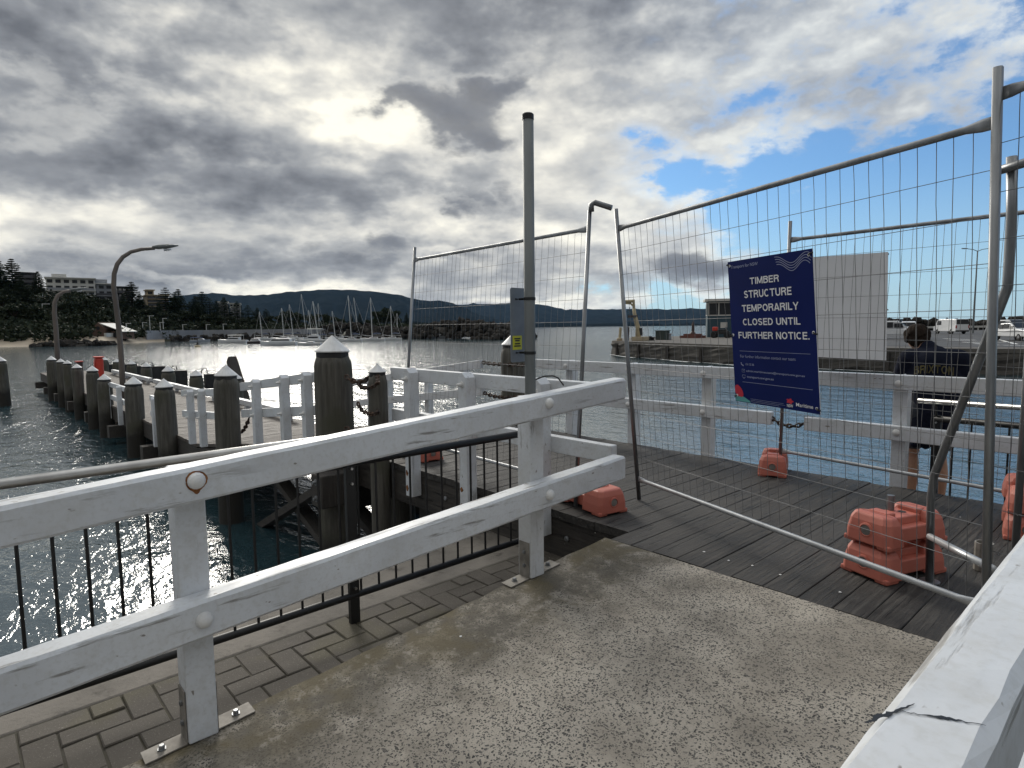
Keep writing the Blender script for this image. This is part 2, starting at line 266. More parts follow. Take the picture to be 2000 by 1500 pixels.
M['beam_x']=m_board('dark beam x',(.035,.031,.028),(.05,.045,.04),(.075,.068,.06),0); M['beam_z']=m_board('dark beam z',(.03,.026,.023),(.045,.04,.035),(.07,.062,.055),2)
def m_pile():
    n=NT('weathered pile'); v=n.co((9,9,.7)); v0=n.co(); g=n.noise(v,2.2,8,.65,.3); z=n.sep(n.tc.outputs['Object'])[2]
    c=n.mix(n.step(g,.3,.7),(.055,.051,.042),(.115,.108,.092)); c=n.mix(n.step(n.noise(v0,1.6,5),.45,.65),c,(.07,.068,.048)); c=n.mix(n.step(g,.36,.28),c,(.028,.026,.022))
    geo=n.n('ShaderNodeNewGeometry'); wz=n.sep(geo.outputs['Position'])[2]; wz=n.math('ADD',wz,n.math('MULTIPLY',n.math('SUBTRACT',n.noise(v0,3,5),.5),.5))
    c=n.mix(n.step(wz,-.80,-1.15),c,(.022,.020,.016))            # weed and mussels in the tidal zone
    return n.done(c,.85,0,n.bump(g,.8,.015))
M['pile']=m_pile()
def m_leaf(name,c1,c2):
    n=NT(name); c=n.mix(n.island(),c1,c2); c=n.mix(n.math('MULTIPLY',n.objrand(),.4),c,(.02,.03,.02)); return n.done(c,.8,0,None,.2)
M['pine']=m_leaf('pine needles',(.016,.028,.016),(.035,.052,.028)); M['scrub']=m_leaf('coastal scrub',(.014,.024,.011),(.036,.042,.021)); M['bush']=m_leaf('bush leaves',(.016,.027,.012),(.036,.045,.022))
def m_hill():
    n=NT('forested range'); v=n.co((1,1,1.5),False); c=n.mix(n.step(n.noise(v,.006,8,.65),.4,.62),(.006,.010,.013),(.014,.019,.022)); return n.done(c,1,0,n.bump(n.noise(v,.01,8,.7),.6,25),0.0)
M['hill']=m_hill()
def m_water():
    n=NT('harbour water'); mp=n.n('ShaderNodeMapping'); n.put(mp.inputs[0],n.tc.outputs['Object']); mp.inputs['Rotation'].default_value=(0,0,math.atan2(HR.y,HR.x)*-1); mp.inputs['Scale'].default_value=(.62,1.25,1)
    v=mp.outputs[0]
    a=n.noise(v,.55,3,.5,.4); b=n.noise(v,1.7,4,.55,.6); c=n.noise(v,5.2,4,.55,.5); d=n.noise(v,14,3,.5)
    pos=n.n('ShaderNodeVectorMath',operation='DISTANCE'); n.put(pos.inputs[0],n.tc.outputs['Object']); pos.inputs[1].default_value=(-2,2,WZ); calm=n.math('MULTIPLY',n.step(pos.outputs['Value'],7,24,.50,.78),n.step(pos.outputs['Value'],60,170,1.0,.55))
    h=n.math('MULTIPLY',a,.55); h=n.math('MULTIPLY_ADD',b,.26,h); h=n.math('MULTIPLY_ADD',c,.11,h); h=n.math('MULTIPLY_ADD',d,.04,h)
    n.b.inputs['IOR'].default_value=2.6
    return n.done((.024,.052,.062),.06,0,n.bump(n.math('MULTIPLY',h,calm),1.0,.36),.5)
M['water']=m_water()
M['foam']=plain('sea foam',(.75,.77,.78),(.55,.6,.62),3,.8)
# ------------------------------------------------------------------ builders
class MB:
    def __init__(s): s.v=[]; s.f=[]
    def add(s,vs,fs):
        o=len(s.v); s.v+=[V(p) for p in vs]; s.f+=[tuple(i+o for i in f) for f in fs]; return s
    def box(s,a,b):
        (x0,y0,z0),(x1,y1,z1)=a,b
        return s.add([(x0,y0,z0),(x1,y0,z0),(x1,y1,z0),(x0,y1,z0),(x0,y0,z1),(x1,y0,z1),(x1,y1,z1),(x0,y1,z1)],[(0,3,2,1),(4,5,6,7),(0,1,5,4),(1,2,6,5),(2,3,7,6),(3,0,4,7)])
    def beam(s,p,q,w,h,up=(0,0,1),w2=None,h2=None):
        p,q=V(p),V(q); d=(q-p).normalized(); sd=d.cross(V(up)).normalized(); u=sd.cross(d)
        w2=w if w2 is None else w2; h2=h if h2 is None else h2; vs=[]
        for c,ww,hh in ((p,w,h),(q,w2,h2)):
            for a,b in ((-1,-1),(1,-1),(1,1),(-1,1)): vs.append(c+sd*a*ww/2+u*b*hh/2)
        return s.add(vs,[(3,2,1,0),(4,5,6,7),(0,1,5,4),(1,2,6,5),(2,3,7,6),(3,0,4,7)])
    def tube(s,pts,r,n=8,cap=True):
        pts=[V(p) for p in pts]; rs=r if isinstance(r,(list,tuple)) else [r]*len(pts); vs=[];fs=[]; ref=None
        for i,p in enumerate(pts):
            d=(pts[min(i+1,len(pts)-1)]-pts[max(i-1,0)]).normalized()
            if ref is None: ref=V((0,0,1)) if abs(d.z)<.9 else V((1,0,0))
            a=d.cross(ref).normalized(); b=a.cross(d).normalized(); ref=b
            for k in range(n): t=2*PI*k/n; vs.append(p+(a*math.cos(t)+b*math.sin(t))*rs[i])
        for i in range(len(pts)-1):
            for k in range(n): fs.append((i*n+k,i*n+(k+1)%n,(i+1)*n+(k+1)%n,(i+1)*n+k))
        if cap: fs+=[tuple(range(n-1,-1,-1)),tuple((len(pts)-1)*n+k for k in range(n))]
        # orient faces outward
        return s.add(vs,[f[::-1] for f in fs])
    def lathe(s,c,prof,n=16,jit=0,axis=None):
        c=V(c); ax=V(axis or (0,0,1)).normalized(); a=ax.orthogonal().normalized(); b=ax.cross(a); vs=[];fs=[]
        ph=[1+jit*rng.uniform(-1,1) for _ in range(n)]
        for r,z in prof:
            for k in range(n): t=2*PI*k/n; vs.append(c+ax*z+(a*math.cos(t)+b*math.sin(t))*r*ph[k])
        for i in range(len(prof)-1):
            for k in range(n): fs.append((i*n+k,i*n+(k+1)%n,(i+1)*n+(k+1)%n,(i+1)*n+k))
        fs.append(tuple(range(n-1,-1,-1))); fs.append(tuple((len(prof)-1)*n+k for k in range(n)))
        return s.add(vs,fs)
    def prism(s,poly,z0,z1):
        n=len(poly); vs=[(x,y,z0) for x,y in poly]+[(x,y,z1) for x,y in poly]
        return s.add(vs,[tuple(range(n-1,-1,-1)),tuple(range(n,2*n))]+[(i,(i+1)%n,n+(i+1)%n,n+i) for i in range(n)])
    def slab(s,poly,p,ax,ay,t):                 # outline in the plane (p,ax,ay), given a thickness t along ax x ay
        p,ax,ay=V(p),V(ax),V(ay); nn=ax.cross(ay).normalized()*t; n=len(poly)
        vs=[p+ax*x+ay*y for x,y in poly]+[p+ax*x+ay*y+nn for x,y in poly]
        return s.add(vs,[tuple(range(n-1,-1,-1)),tuple(range(n,2*n))]+[(i,(i+1)%n,n+(i+1)%n,n+i) for i in range(n)])
    def loft(s,rings,close=True):
        n=len(rings[0]); vs=[p for r in rings for p in r]; fs=[]
        for i in range(len(rings)-1):
            for k in range(n): fs.append((i*n+k,i*n+(k+1)%n,(i+1)*n+(k+1)%n,(i+1)*n+k))
        if close: fs+=[tuple(range(n-1,-1,-1)),tuple((len(rings)-1)*n+k for k in range(n))]
        return s.add(vs,fs)
    def grid(s,P,nx,ny):                        # P[i][j]
        vs=[P[i][j] for i in range(nx) for j in range(ny)]
        return s.add(vs,[(i*ny+j,(i+1)*ny+j,(i+1)*ny+j+1,i*ny+j+1) for i in range(nx-1) for j in range(ny-1)])
    def quads(s,P):                             # numpy (n,4,3)
        o=len(s.v); s.v+=[V(p) for p in P.reshape(-1,3)]; s.f+=[(o+4*i,o+4*i+1,o+4*i+2,o+4*i+3) for i in range(len(P))]; return s
SPLIT={'bolt','bracket_bolt','foot_bracket','fender_pile','rust_stain','dome_bolt','joist','white_kerb_rail','socket','stringer','edge_beam'}
def pieces(mb):
    par=list(range(len(mb.v)))
    def find(a):
        while par[a]!=a: par[a]=par[par[a]]; a=par[a]
        return a
    for f in mb.f:
        for i in f[1:]: par[find(i)]=find(f[0])
    gr={}
    for f in mb.f: gr.setdefault(find(f[0]),[]).append(f)
    out=[]
    for fs in gr.values():
        ids=sorted({i for f in fs for i in f}); mp={i:k for k,i in enumerate(ids)}; b=MB(); b.v=[mb.v[i] for i in ids]; b.f=[tuple(mp[i] for i in f) for f in fs]; out.append(b)
    return out
def mesh_obj(name,mb,m,parent=None,bevel=0,smooth=False,recalc=False,origin=None):
    if name in SPLIT and parent is not None:
        for b in pieces(mb): o=mesh_one(name,b,m,parent,bevel,smooth,recalc,origin)
        return o
    return mesh_one(name,mb,m,parent,bevel,smooth,recalc,origin)
def mesh_one(name,mb,m,parent=None,bevel=0,smooth=False,recalc=False,origin=None):
    me=bpy.data.meshes.new(name); og=V(parent['_base']) if parent is not None and '_base' in parent else V((0,0,0))
    if origin is not None: og=V(origin)
    me.from_pydata([tuple(p-og) for p in mb.v],[],mb.f); me.update()
    if recalc:
        bm=bmesh.new(); bm.from_mesh(me); bmesh.ops.recalc_face_normals(bm,faces=bm.faces); bm.to_mesh(me); bm.free()
    me.materials.append(M[m] if isinstance(m,str) else m)
    if smooth:
        for p in me.polygons: p.use_smooth=True
    o=bpy.data.objects.new(name,me); COL.objects.link(o)
    if parent is not None: o.parent=parent; o['_base']=tuple(og)
    else: o.location=og if origin is not None else (0,0,0)
    if bevel:
        b=o.modifiers.new('bevel','BEVEL'); b.width=bevel; b.segments=2; b.limit_method='ANGLE'; b.angle_limit=RD(40); b.harden_normals=False
    return o
def thing(name,label,cat,base=(0,0,0),group=None):
    o=bpy.data.objects.new(name,None); COL.objects.link(o); o.location=base; o.empty_display_size=.1; o['_base']=tuple(base)
    o['label']=label; o['category']=cat
    if group: o['group']=group
    return o
def tag(o,label,cat,group=None,kind=None):
    o['label']=label; o['category']=cat
    if group: o['group']=group
    if kind: o['kind']=kind
    return o
def struct(name,mb,m,label,cat,**k):
    o=mesh_obj(name,mb,m,**k); tag(o,label,cat,None,'structure'); return o
def dup(root,loc,rz,label,group=None,scale=None):
    r=root.copy(); COL.objects.link(r); r.location=loc; r.rotation_euler=(0,0,rz); r['label']=label
    if scale: r.scale=(scale,)*3 if not isinstance(scale,tuple) else scale
    if group: r['group']=group
    for ch in list(root.children):
        c=ch.copy(); COL.objects.link(c); c.parent=r
        for g in list(ch.children):
            d=g.copy(); COL.objects.link(d); d.parent=c
    return r
def arc(cx,cy,rx,ry,a0,a1,n=9): return [(cx+rx*math.cos(RD(a0+(a1-a0)*k/n)),cy+ry*math.sin(RD(a0+(a1-a0)*k/n))) for k in range(n+1)]
HS=.085                                    # half stroke; cap height 1
GL={'T':(.80,[[(0,1-HS),(.80,1-HS)],[(.40,1-2*HS),(.40,0)]]),'I':(.17,[[(.085,0),(.085,1)]]),'M':(.98,[[(HS,0),(HS,1)],[(.98-HS,0),(.98-HS,1)],[(HS*1.3,1),(.49,.08)],[(.98-HS*1.3,1),(.49,.08)]]),
 'B':(.76,[[(HS,0),(HS,1)],[(HS,1-HS)]+arc(.47,.76,.20,.16,90,-90)+[(HS,.52+HS)],[(.45,.55)]+arc(.45,.30,.225,.215,80,-90)+[(HS,HS)]]),'E':(.68,[[(HS,0),(HS,1)],[(HS*2,1-HS),(.68,1-HS)],[(HS*2,.52),(.64,.52)],[(HS*2,HS),(.68,HS)]]),
 'R':(.80,[[(HS,0),(HS,1)],[(HS*2,1-HS)]+arc(.48,.735,.22,.18,90,-90)+[(HS*2,.47)],[(.50,.47),(.64,.38),(.68,.12),(.72,0)]]),'S':(.74,[arc(.37,.73,.27,.185,20,200)+arc(.38,.285,.275,.20,110,-10)[0:]+arc(.37,.285,.28,.20,-20,-170)]),
 'U':(.78,[[(HS,1)]+arc(.39,.36,.305,.275,180,360,14)+[(.78-HS,1)]]),'C':(.82,[arc(.42,.5,.335,.415,48,312,22)]),'P':(.74,[[(HS,0),(HS,1)],[(HS*2,1-HS)]+arc(.45,.72,.205,.195,90,-90)+[(HS*2,.44)]]),
 'O':(.88,[arc(.44,.5,.355,.415,0,360,28)]),'A':(.82,[[(.06,0),(.41,1)],[(.76,0),(.41,1)],[(.17,.27),(.65,.27)]]),'L':(.64,[[(HS,0),(HS,1)],[(HS*2,HS),(.64,HS)]]),'Y':(.80,[[(.05,1),(.40,.44)],[(.75,1),(.40,.44)],[(.40,.46),(.40,0)]]),
 'D':(.80,[[(HS,0),(HS,1)],[(HS*2,1-HS)]+arc(.36,.5,.355,.415,90,-90,16)+[(HS*2,HS)]]),'N':(.80,[[(HS,0),(HS,1)],[(.80-HS,0),(.80-HS,1)],[(HS*1.2,1),(.80-HS*1.2,0)]]),'F':(.64,[[(HS,0),(HS,1)],[(HS*2,1-HS),(.64,1-HS)],[(HS*2,.50),(.58,.50)]]),
 'H':(.78,[[(HS,0),(HS,1)],[(.78-HS,0),(.78-HS,1)],[(HS*2,.53),(.78-HS*2,.53)]]),'X':(.78,[[(.06,1),(.72,0)],[(.72,1),(.06,0)]]),'.':(.18,[[(.09,0),(.09,.18)]]),' ':(.28,[])}
GL['S']=(.74,[arc(.37,.72,.265,.195,25,180,10)+arc(.37,.72,.265,.20,190,250,4)+[(.40,.49)]+arc(.37,.285,.28,.20,60,0,4)+arc(.37,.285,.28,.20,-10,-160,10)])
def text_verts(txt,bold=.012):
    """block capitals drawn as strokes; anything else uses the built-in font"""
    if all(c in GL for c in txt):
        vs=[];fs=[];x=0;lay=0
        for c in txt:
            wd,st=GL[c]
            for L_ in st:
                n=len(L_); lay+=1; o=len(vs)
                for i in range(n):
                    a=V((*L_[max(i-1,0)],0)); b=V((*L_[min(i+1,n-1)],0)); d=(b-a).normalized(); p=V((*L_[i],0)); q=V((-d.y,d.x,0))*HS*1.02
                    vs+=[(x+p.x+q.x,p.y+q.y,lay%3),(x+p.x-q.x,p.y-q.y,lay%3)]
                fs+=[(o+2*i,o+2*i+1,o+2*i+3,o+2*i+2) for i in range(n-1)]
            x+=wd+.13
        return vs,fs
    cu=bpy.data.curves.new('t','FONT'); cu.body=txt; cu.size=1; cu.offset=bold; cu.resolution_u=3; o=bpy.data.objects.new('t',cu); COL.objects.link(o)
    dg=bpy.context.evaluated_depsgraph_get(); me=bpy.data.meshes.new_from_object(o.evaluated_get(dg))
    vs=[tuple(v.co) for v in me.vertices]; fs=[tuple(p.vertices) for p in me.polygons]
    bpy.data.objects.remove(o); bpy.data.curves.remove(cu); bpy.data.meshes.remove(me); return vs,fs
# ------------------------------------------------------------------ setting: water, ramp, paving
WZ=-1.65
def water():
    mb=MB(); rad=[.5,3,8,20,50,120,400,1500,5000,11700]; n=72; c=V((CAM.x,CAM.y,WZ)); vs=[c]; fs=[]
    for r in rad:
        for k in range(n): vs.append(c+V((math.cos(2*PI*k/n)*r,math.sin(2*PI*k/n)*r,0)))
    for k in range(n): fs.append((0,1+k,1+(k+1)%n))
    for i in range(len(rad)-1):
        for k in range(n): fs.append((1+i*n+k,1+(i+1)*n+k,1+(i+1)*n+(k+1)%n,1+i*n+(k+1)%n))
    mb.add(vs,fs); struct('water',mb,'water','rippled harbour water reflecting the cloudy sky','water')
water()
RS=.07                                            # ramp slope
def rampz(g): return RS*min(g,0)
mb=MB(); E0,E1=-.02,2.62
ed=[(E0+.008*rng.uniform(-1,1),g) for g in np.linspace(-7,-.004,60)]
for i in range(59):
    (a,g0),(b,g1)=ed[i],ed[i+1]; z0,z1=rampz(g0),rampz(g1); ch=.012
    mb.add([(a+ch,g0,z0),(E1,g0,z0),(E1,g1,z1),(b+ch,g1,z1)],[(0,1,2,3)])
    mb.add([(a,g0,z0-ch),(a+ch,g0,z0),(b+ch,g1,z1),(b,g1,z1-ch)],[(0,1,2,3)])
    mb.add([(a,g0,-1),(a,g0,z0-ch),(b,g1,z1-ch),(b,g1,-1)],[(0,1,2,3)])
mb.add([(E0,-.004,-1),(E0,-.004,0),(E1,-.004,0),(E1,-.004,-1)],[(0,1,2,3)])
struct('ramp',mb,'ramp','pale exposed aggregate concrete ramp leading up to the dark deck','ramp')
# brick paving beside the ramp in herringbone, each paver a raised bevelled block in one sheet
PZ=-.36
mb=MB(); cw=.132; r_=random.Random(3)
for i in range(-1,8):
    for j in range(-52,10):
        tt=(i-j)%4
        if tt==0: w_,h_=2,1
        elif tt==3: w_,h_=1,2
        else: continue
        xa,ya=-.86+i*cw,j*cw; xb,yb=xa+w_*cw,ya+h_*cw
        xa,xb=max(xa,-.86),min(xb,-.024); ya,yb=max(ya,-6.9),min(yb,.98)
        if xb-xa<.02 or yb-ya<.02: continue
        g=.002+r_.uniform(0,.002); zt=PZ+r_.uniform(-.004,.004); tx,ty=r_.uniform(-.002,.002),r_.uniform(-.002,.002); c=.005
        q=[(xa+g+r_.uniform(0,.003),ya+g),(xb-g,ya+g+r_.uniform(0,.003)),(xb-g-r_.uniform(0,.003),yb-g),(xa+g,yb-g-r_.uniform(0,.003))]; cs=[(1,1),(-1,1),(-1,-1),(1,-1)]
        top=[(x+a*c,y+b*c,zt-a*tx-b*ty) for (x,y),(a,b) in zip(q,cs)]; mid=[(x,y,zt-c-a*tx-b*ty) for (x,y),(a,b) in zip(q,cs)]; bot=[(x,y,PZ-.05) for x,y in q]
        mb.add(top+mid+bot,[(0,1,2,3)]+[(k+4,(k+1)%4+4,(k+1)%4,k) for k in range(4)]+[(k+8,(k+1)%4+8,(k+1)%4+4,k+4) for k in range(4)])
struct('footpath',mb,'paver','brown clay brick paving below the ramp beside the black fence','footpath')
mb=MB(); mb.box((-.87,-7,-1),(-.022,.99,PZ-.007)); struct('paving_bed',mb,'joint','dark soil joints between the brown brick pavers','paving bed')
# sea wall: concrete coping and a rough battered face down to the water
wall=thing('sea_wall','rough dark tidal sea wall under the black fence beside the paving','sea wall',(-1.4,0,PZ))
mb=MB(); mb.box((-1.48,-7,-1.2),(-.872,.99,PZ-.004)); mesh_obj('coping',mb,'concrete',wall,.015)
P=[]
for i in range(34):
    row=[]
    for j in range(150):
        t=i/33; y=-7+j*.0667; n_=nrg.normal()*.02*(.3+t)
        x_=-1.482-t*1.15; z_=PZ-.03-(.42*t if t<.55 else .231+1.75*(t-.55)**1.0)
        row.append(V((x_-.10*math.sin(y*1.7)*t+n_,y+nrg.normal()*.012,z_+(nrg.normal()*.022+.05*math.sin(y*4+t*9)*math.sin(t*7))*(t>.03))))
    P.append(row)
mb=MB().grid(P,34,150); mesh_obj('battered_face',mb,'wetwall',wall,recalc=True)
# ------------------------------------------------------------------ timber deck (level jetty), sloping walkway, lower landing
def boards(x0,x1,g0f,g1,zf,w,m,name,parent,slope=False):
    mb=MB(); x=x0
    while x<x1-.02:
        xe=min(x+w*rng.uniform(.86,1.14),x1); g=.0015; ga=g0f(x)+rng.uniform(-.006,.006); gb=g1+rng.uniform(-.01,.01); dz=rng.uniform(-.003,.002); nseg=8
        ring=[]
        for k in range(nseg+1):
            y=ga+(gb-ga)*k/nseg; wob=rng.uniform(-.002,.002); za,zb=zf(x)+dz,zf(xe)+dz+wob; c=.0035
            ring.append([V((x+g+c,y,za)),V((xe-g-c,y,zb)),V((xe-g,y,zb-c)),V((xe-g,y,zb-.06)),V((x+g,y,za-.06)),V((x+g,y,za-c))])
        mb.loft(ring); x=xe
    return mesh_obj(name,mb,m,parent,recalc=True)
deck=thing('timber_deck','dark weathered timber deck enclosed by the mesh fence panels','deck',(0,1.4,0))
boards(-4.35,7.0,lambda x:.2 if x<-.06 else .006,2.78,lambda x:0,.165,'deck','decking',deck)
mb=MB()
mb.box((-4.6,.215,-.40),(-.09,.335,-.066)); mb.box((-4.6,2.6,-.42),(7,2.72,-.066)); mesh_obj('edge_beam',mb,'beam_x',deck,.012)
mb=MB()
for y in (.75,1.4,2.05): mb.box((-4.6,y-.08,-.42),(.0,y+.08,-.066))
for x in (-4.2,-2.6,-.95): mb.box((x-.15,.34,-.74),(x+.15,3.05,-.43))
mesh_obj('joist',mb,'beam_x',deck)
mb=MB()
for x in (-3.9,-3.2,-2.1,-1.3,-.55,-.3): mb.lathe((x,.214,-.2),[(.022,0),(.022,.012),(.012,.016)],8,axis=(0,-1,0))
mesh_obj('bolt',mb,'galv',deck)
LZ=-.72
def sz(x): return 0 if x>-4.5 else max(LZ,LZ*(-4.5-x)/5.4)
walk=thing('sloping_walkway','brown timber walkway sloping down from the dark deck to the lower landing','walkway',(-7,1.4,-.4))
boards(-9.9,-4.36,lambda x:.12,2.78,sz,.19,'deck_brown_sheen','decking',walk)
mb=MB()
for y in (.18,2.7): mb.beam((-4.6,y,sz(-4.6)-.22),(-9.9,y,sz(-9.9)-.22),.14,.28)
mesh_obj('stringer',mb,'beam_x',walk)
land=thing('lower_landing','low brown timber landing lined by capped piles','landing',(-24,1.4,LZ))
boards(-38,-9.91,lambda x:.12,2.78,lambda x:LZ,.2,'deck_brown_sheen','decking',land)
mb=MB(); mb.box((-38,.13,LZ-.42),(-9.95,.27,LZ-.064)); mb.box((-38,2.6,LZ-.42),(-9.95,2.74,LZ-.064))
for x in range(-37,-9,4): mb.box((x-.14,-.2,LZ-.75),(x+.14,3.1,LZ-.43))
mesh_obj('edge_beam',mb,'beam_x',land)
mb=MB()
mb.box((-17.5,2.50,LZ+.12),(-11.2,2.64,LZ+.25)); mb.box((-24.5,2.50,LZ+.12),(-18.2,2.64,LZ+.25)); mb.box((-33,2.50,LZ+.12),(-25.2,2.64,LZ+.25))
for a,b in ((-17.5,-11.2),(-24.5,-18.2),(-33,-25.2)):
    x=a+.3
    while x<b: mb.box((x,2.52,LZ+.004),(x+.14,2.62,LZ+.12)); x+=1.4
mesh_obj('white_kerb_rail',mb,'white_x',land)
for i,(px,py,on) in enumerate([(900,1250,'ramp'),(1375,1078,'deck'),(1423,1095,'deck'),(1470,1105,'deck'),(1524,1123,'deck'),(1641,1157,'deck')]):
    p=onz(px,py,0) if on=='deck' else onz(px,py,-.115); p.z=0 if on=='deck' else RS*p.y; t=thing('shell_chip',['white shell chip lying alone on the concrete ramp','leftmost white shell chip on the dark deck','second white shell chip from the left on the deck','middle white shell chip of the row on the deck','fourth white shell chip from the left on the deck','white shell chip nearest the stacked orange feet'][i],'shell',tuple(p),'shell chips on the ground')
    mb=MB(); mb.lathe(p,[(.006,0),(.0075,.0015),(.005,.0035),(.001,.004)],7,.25); mesh_obj('shell',mb,'white_cap',t)
# ------------------------------------------------------------------ white railings
def dome(mb,c,ax,r): mb.lathe(c,[(r,0),(r*.98,.006),(r*.8,.016),(r*.45,.023),(.003,.026)],16,axis=ax)
def bz(g): return 1.072+.0635*g
def bz2(g): return .574+.0635*g
rl=thing('ramp_railing','heavy white two-rail timber railing on the left edge of the concrete ramp','railing',(.05,-1.6,-.1))
def wobbeam(y0,y1,zt,x0,x1,hh,seed):
    """a long square-sawn rail with slightly uneven, worn arrises"""
    r_=random.Random(seed); mb=MB(); rings=[]; n=60; c=.012
    for k in range(n+1):
        y=y0+(y1-y0)*k/n; j=lambda s=.0022:r_.uniform(-s,s); z1=zt(y); z0=z1-hh
        rings.append([V((x0+c+j(),y,z1+j(.001))),V((x1-c+j(),y,z1+j(.001))),V((x1+j(.001),y,z1-c+j())),V((x1+j(.001),y,z0+c+j())),V((x1-c+j(),y,z0)),V((x0+c,y,z0)),V((x0,y,z0+c)),V((x0,y,z1-c+j()))])
    mb.loft(rings); return mb
mesh_obj('top_rail',wobbeam(-5.5,-.012,bz,.052,.16,.131,1),'white_y',rl,recalc=True)
mesh_obj('lower_rail',wobbeam(-5.5,-.012,bz2,.052,.16,.147,2),'white_y',rl,recalc=True)
POSTS=[-.70,-2.51,-4.21]
for g in POSTS:
    mb=MB(); z0=rampz(g)+.002; mb.box((-.045,g-.053,z0),(.062,g+.053,bz(g)-.02)); po=mesh_obj('post',mb,'white_z',rl,.006)
    mb=MB()
    for sgn in (-1,1):
        y=g+sgn*.054; ya,yb=sorted((y,y+sgn*.004)); mb.box((-.035,ya,z0+.003),(.05,yb,z0+.21)); yc,yd=sorted((y,y+sgn*.145)); zz=rampz((yc+yd)/2)
        mb.beam((.008,yc,rampz(yc)+.006),(.008,yd,rampz(yd)+.006),.085,.006)
    br=mesh_obj('foot_bracket',mb,'plate',rl,.0015)
    mb=MB()
    for sgn in (-1,1):
        y=g+sgn*.135; mb.lathe((.008,y,rampz(y)+.009),[(.017,0),(.017,.004),(.012,.004),(.012,.015),(.009,.018)],6)
        for zz in (.07,.15): mb.lathe((.01,g+sgn*.058,z0+zz),[(.011,0),(.011,.008),(.006,.01)],6,axis=(0,sgn,0))
    mesh_obj('bracket_bolt',mb,'galv',br)
for k,(g,z) in enumerate([(-.71,bz(-.71)-.05),(-2.51,bz(-2.51)-.05),(-.71,bz2(-.71)-.07),(-2.51,bz2(-2.51)-.072)]):
    mb=MB(); dome(mb,(.1605,g+(.0 if k%2 else .01),z),(1,0,0),.031); bo=mesh_obj('dome_bolt',mb,'white_cap',rl,smooth=False)
    if k==1:
        mb=MB(); vs=[];fs=[]; n=40
        for q in range(n):
            t=2*PI*q/n; w=1+.04*math.sin(3*t+1)+rng.uniform(-.03,.03); ro=.0365*w+(.012*max(0,-math.sin(t))**30)
            vs+=[(.1612,g+math.cos(t)*.030,z+math.sin(t)*.030),(.1612,g+math.cos(t)*ro,z+math.sin(t)*ro)]
        fs=[(2*q,2*q+1,(2*q+3)%(2*n),(2*q+2)%(2*n)) for q in range(n)]
        mb.add(vs,fs); mesh_obj('rust_ring',mb,'rust',bo)
rr=thing('near_railing','white timber railing top close to the camera with a cracked worn surface','railing',(2.4,-1.5,0))
def nz(g): return .985
mesh_obj('top_rail',wobbeam(-5,-.35,nz,2.327,2.422,.13,5),'white_y',rr,recalc=True)
mesh_obj('lower_rail',wobbeam(-5,-.35,lambda g:.50,2.327,2.425,.14,6),'white_y',rr,recalc=True)
for g in (-.9,-4.3):
    mb=MB(); mb.box((2.424,g-.053,rampz(g)),(2.53,g+.053,.965)); mesh_obj('post',mb,'white_z',rr,.006)
# the split across the near rail: a ragged dark crack let into the paint
mb=MB(); ck=[(1690,1412),(1722,1398),(1752,1388),(1786,1374)]; ck2=[(1757,1388),(1800,1396),(1850,1402),(1885,1409),(1925,1416)]
for L_,w in ((ck,[.0012,.0032,.0018,.0004]),(ck2,[.0004,.0008,.0026,.0010,.0004])):
    vs=[];fs=[]
    pts=[onz(*p,nz(0)+.0014) for p in L_]
    dense=[]; 
    for i in range(len(pts)-1):
        for t in np.linspace(0,1,7)[:-1]: dense.append((pts[i].lerp(pts[i+1],t),w[i]+(w[i+1]-w[i])*t))
    dense.append((pts[-1],w[-1]))
    for i,(p,ww) in enumerate(dense):
        d=(dense[min(i+1,len(dense)-1)][0]-dense[max(i-1,0)][0]).normalized(); s_=d.cross(V((0,0,1))); j=rng.uniform(.5,1.5); o_=s_*rng.uniform(-.0012,.0012)
        vs+=[p+o_+s_*ww*j,p+o_-s_*ww*rng.uniform(.5,1.4)]
    mb.add(vs,[(2*i,2*i+1,2*i+3,2*i+2) for i in range(len(dense)-1)])
mesh_obj('crack',mb,'black',rr)
def deck_railing(label,segs,posts,Y,side,base,group=None,rw=.07,rh=.125,pw=.11,bolts=True,name='deck_railing',m='white_x'):
    t=thing(name,label,'railing',base,group)
    for (nm,x0,z0,x1,z1) in segs:
        mb=MB(); mb.beam((x0,Y+side*rw/2,z0-rh/2),(x1,Y+side*rw/2,z1-rh/2),rw,rh); mesh_obj(nm,mb,m,t,.007)
    for (x,zb,zt) in posts:
        mb=MB(); ya,yb=sorted((Y-side*.001,Y-side*pw)); x0,x1=x-pw/2,x+pw/2; ym=(ya+yb)/2
        mb.box((x0,ya,zb),(x1,yb,zt-.03)); mb.add([(x0,ya,zt-.03),(x1,ya,zt-.03),(x1,yb,zt-.03),(x0,yb,zt-.03),(x,ya,zt+.015),(x,yb,zt+.015)],[(0,1,4),(1,2,5,4),(2,3,5),(3,0,4,5)])
        p=mesh_obj('post',mb,'white_z',t,.004)
        if bolts:
            mb=MB()
            for z in (zt-.09,zt-.50): mb.lathe((x,Y-side*pw,z),[(.03,-.002),(.03,.008),(.016,.010),(.014,.05),(.003,.055)],8,axis=(0,-side,0))
            mesh_obj('bolt',mb,'white_cap',p)
    return t
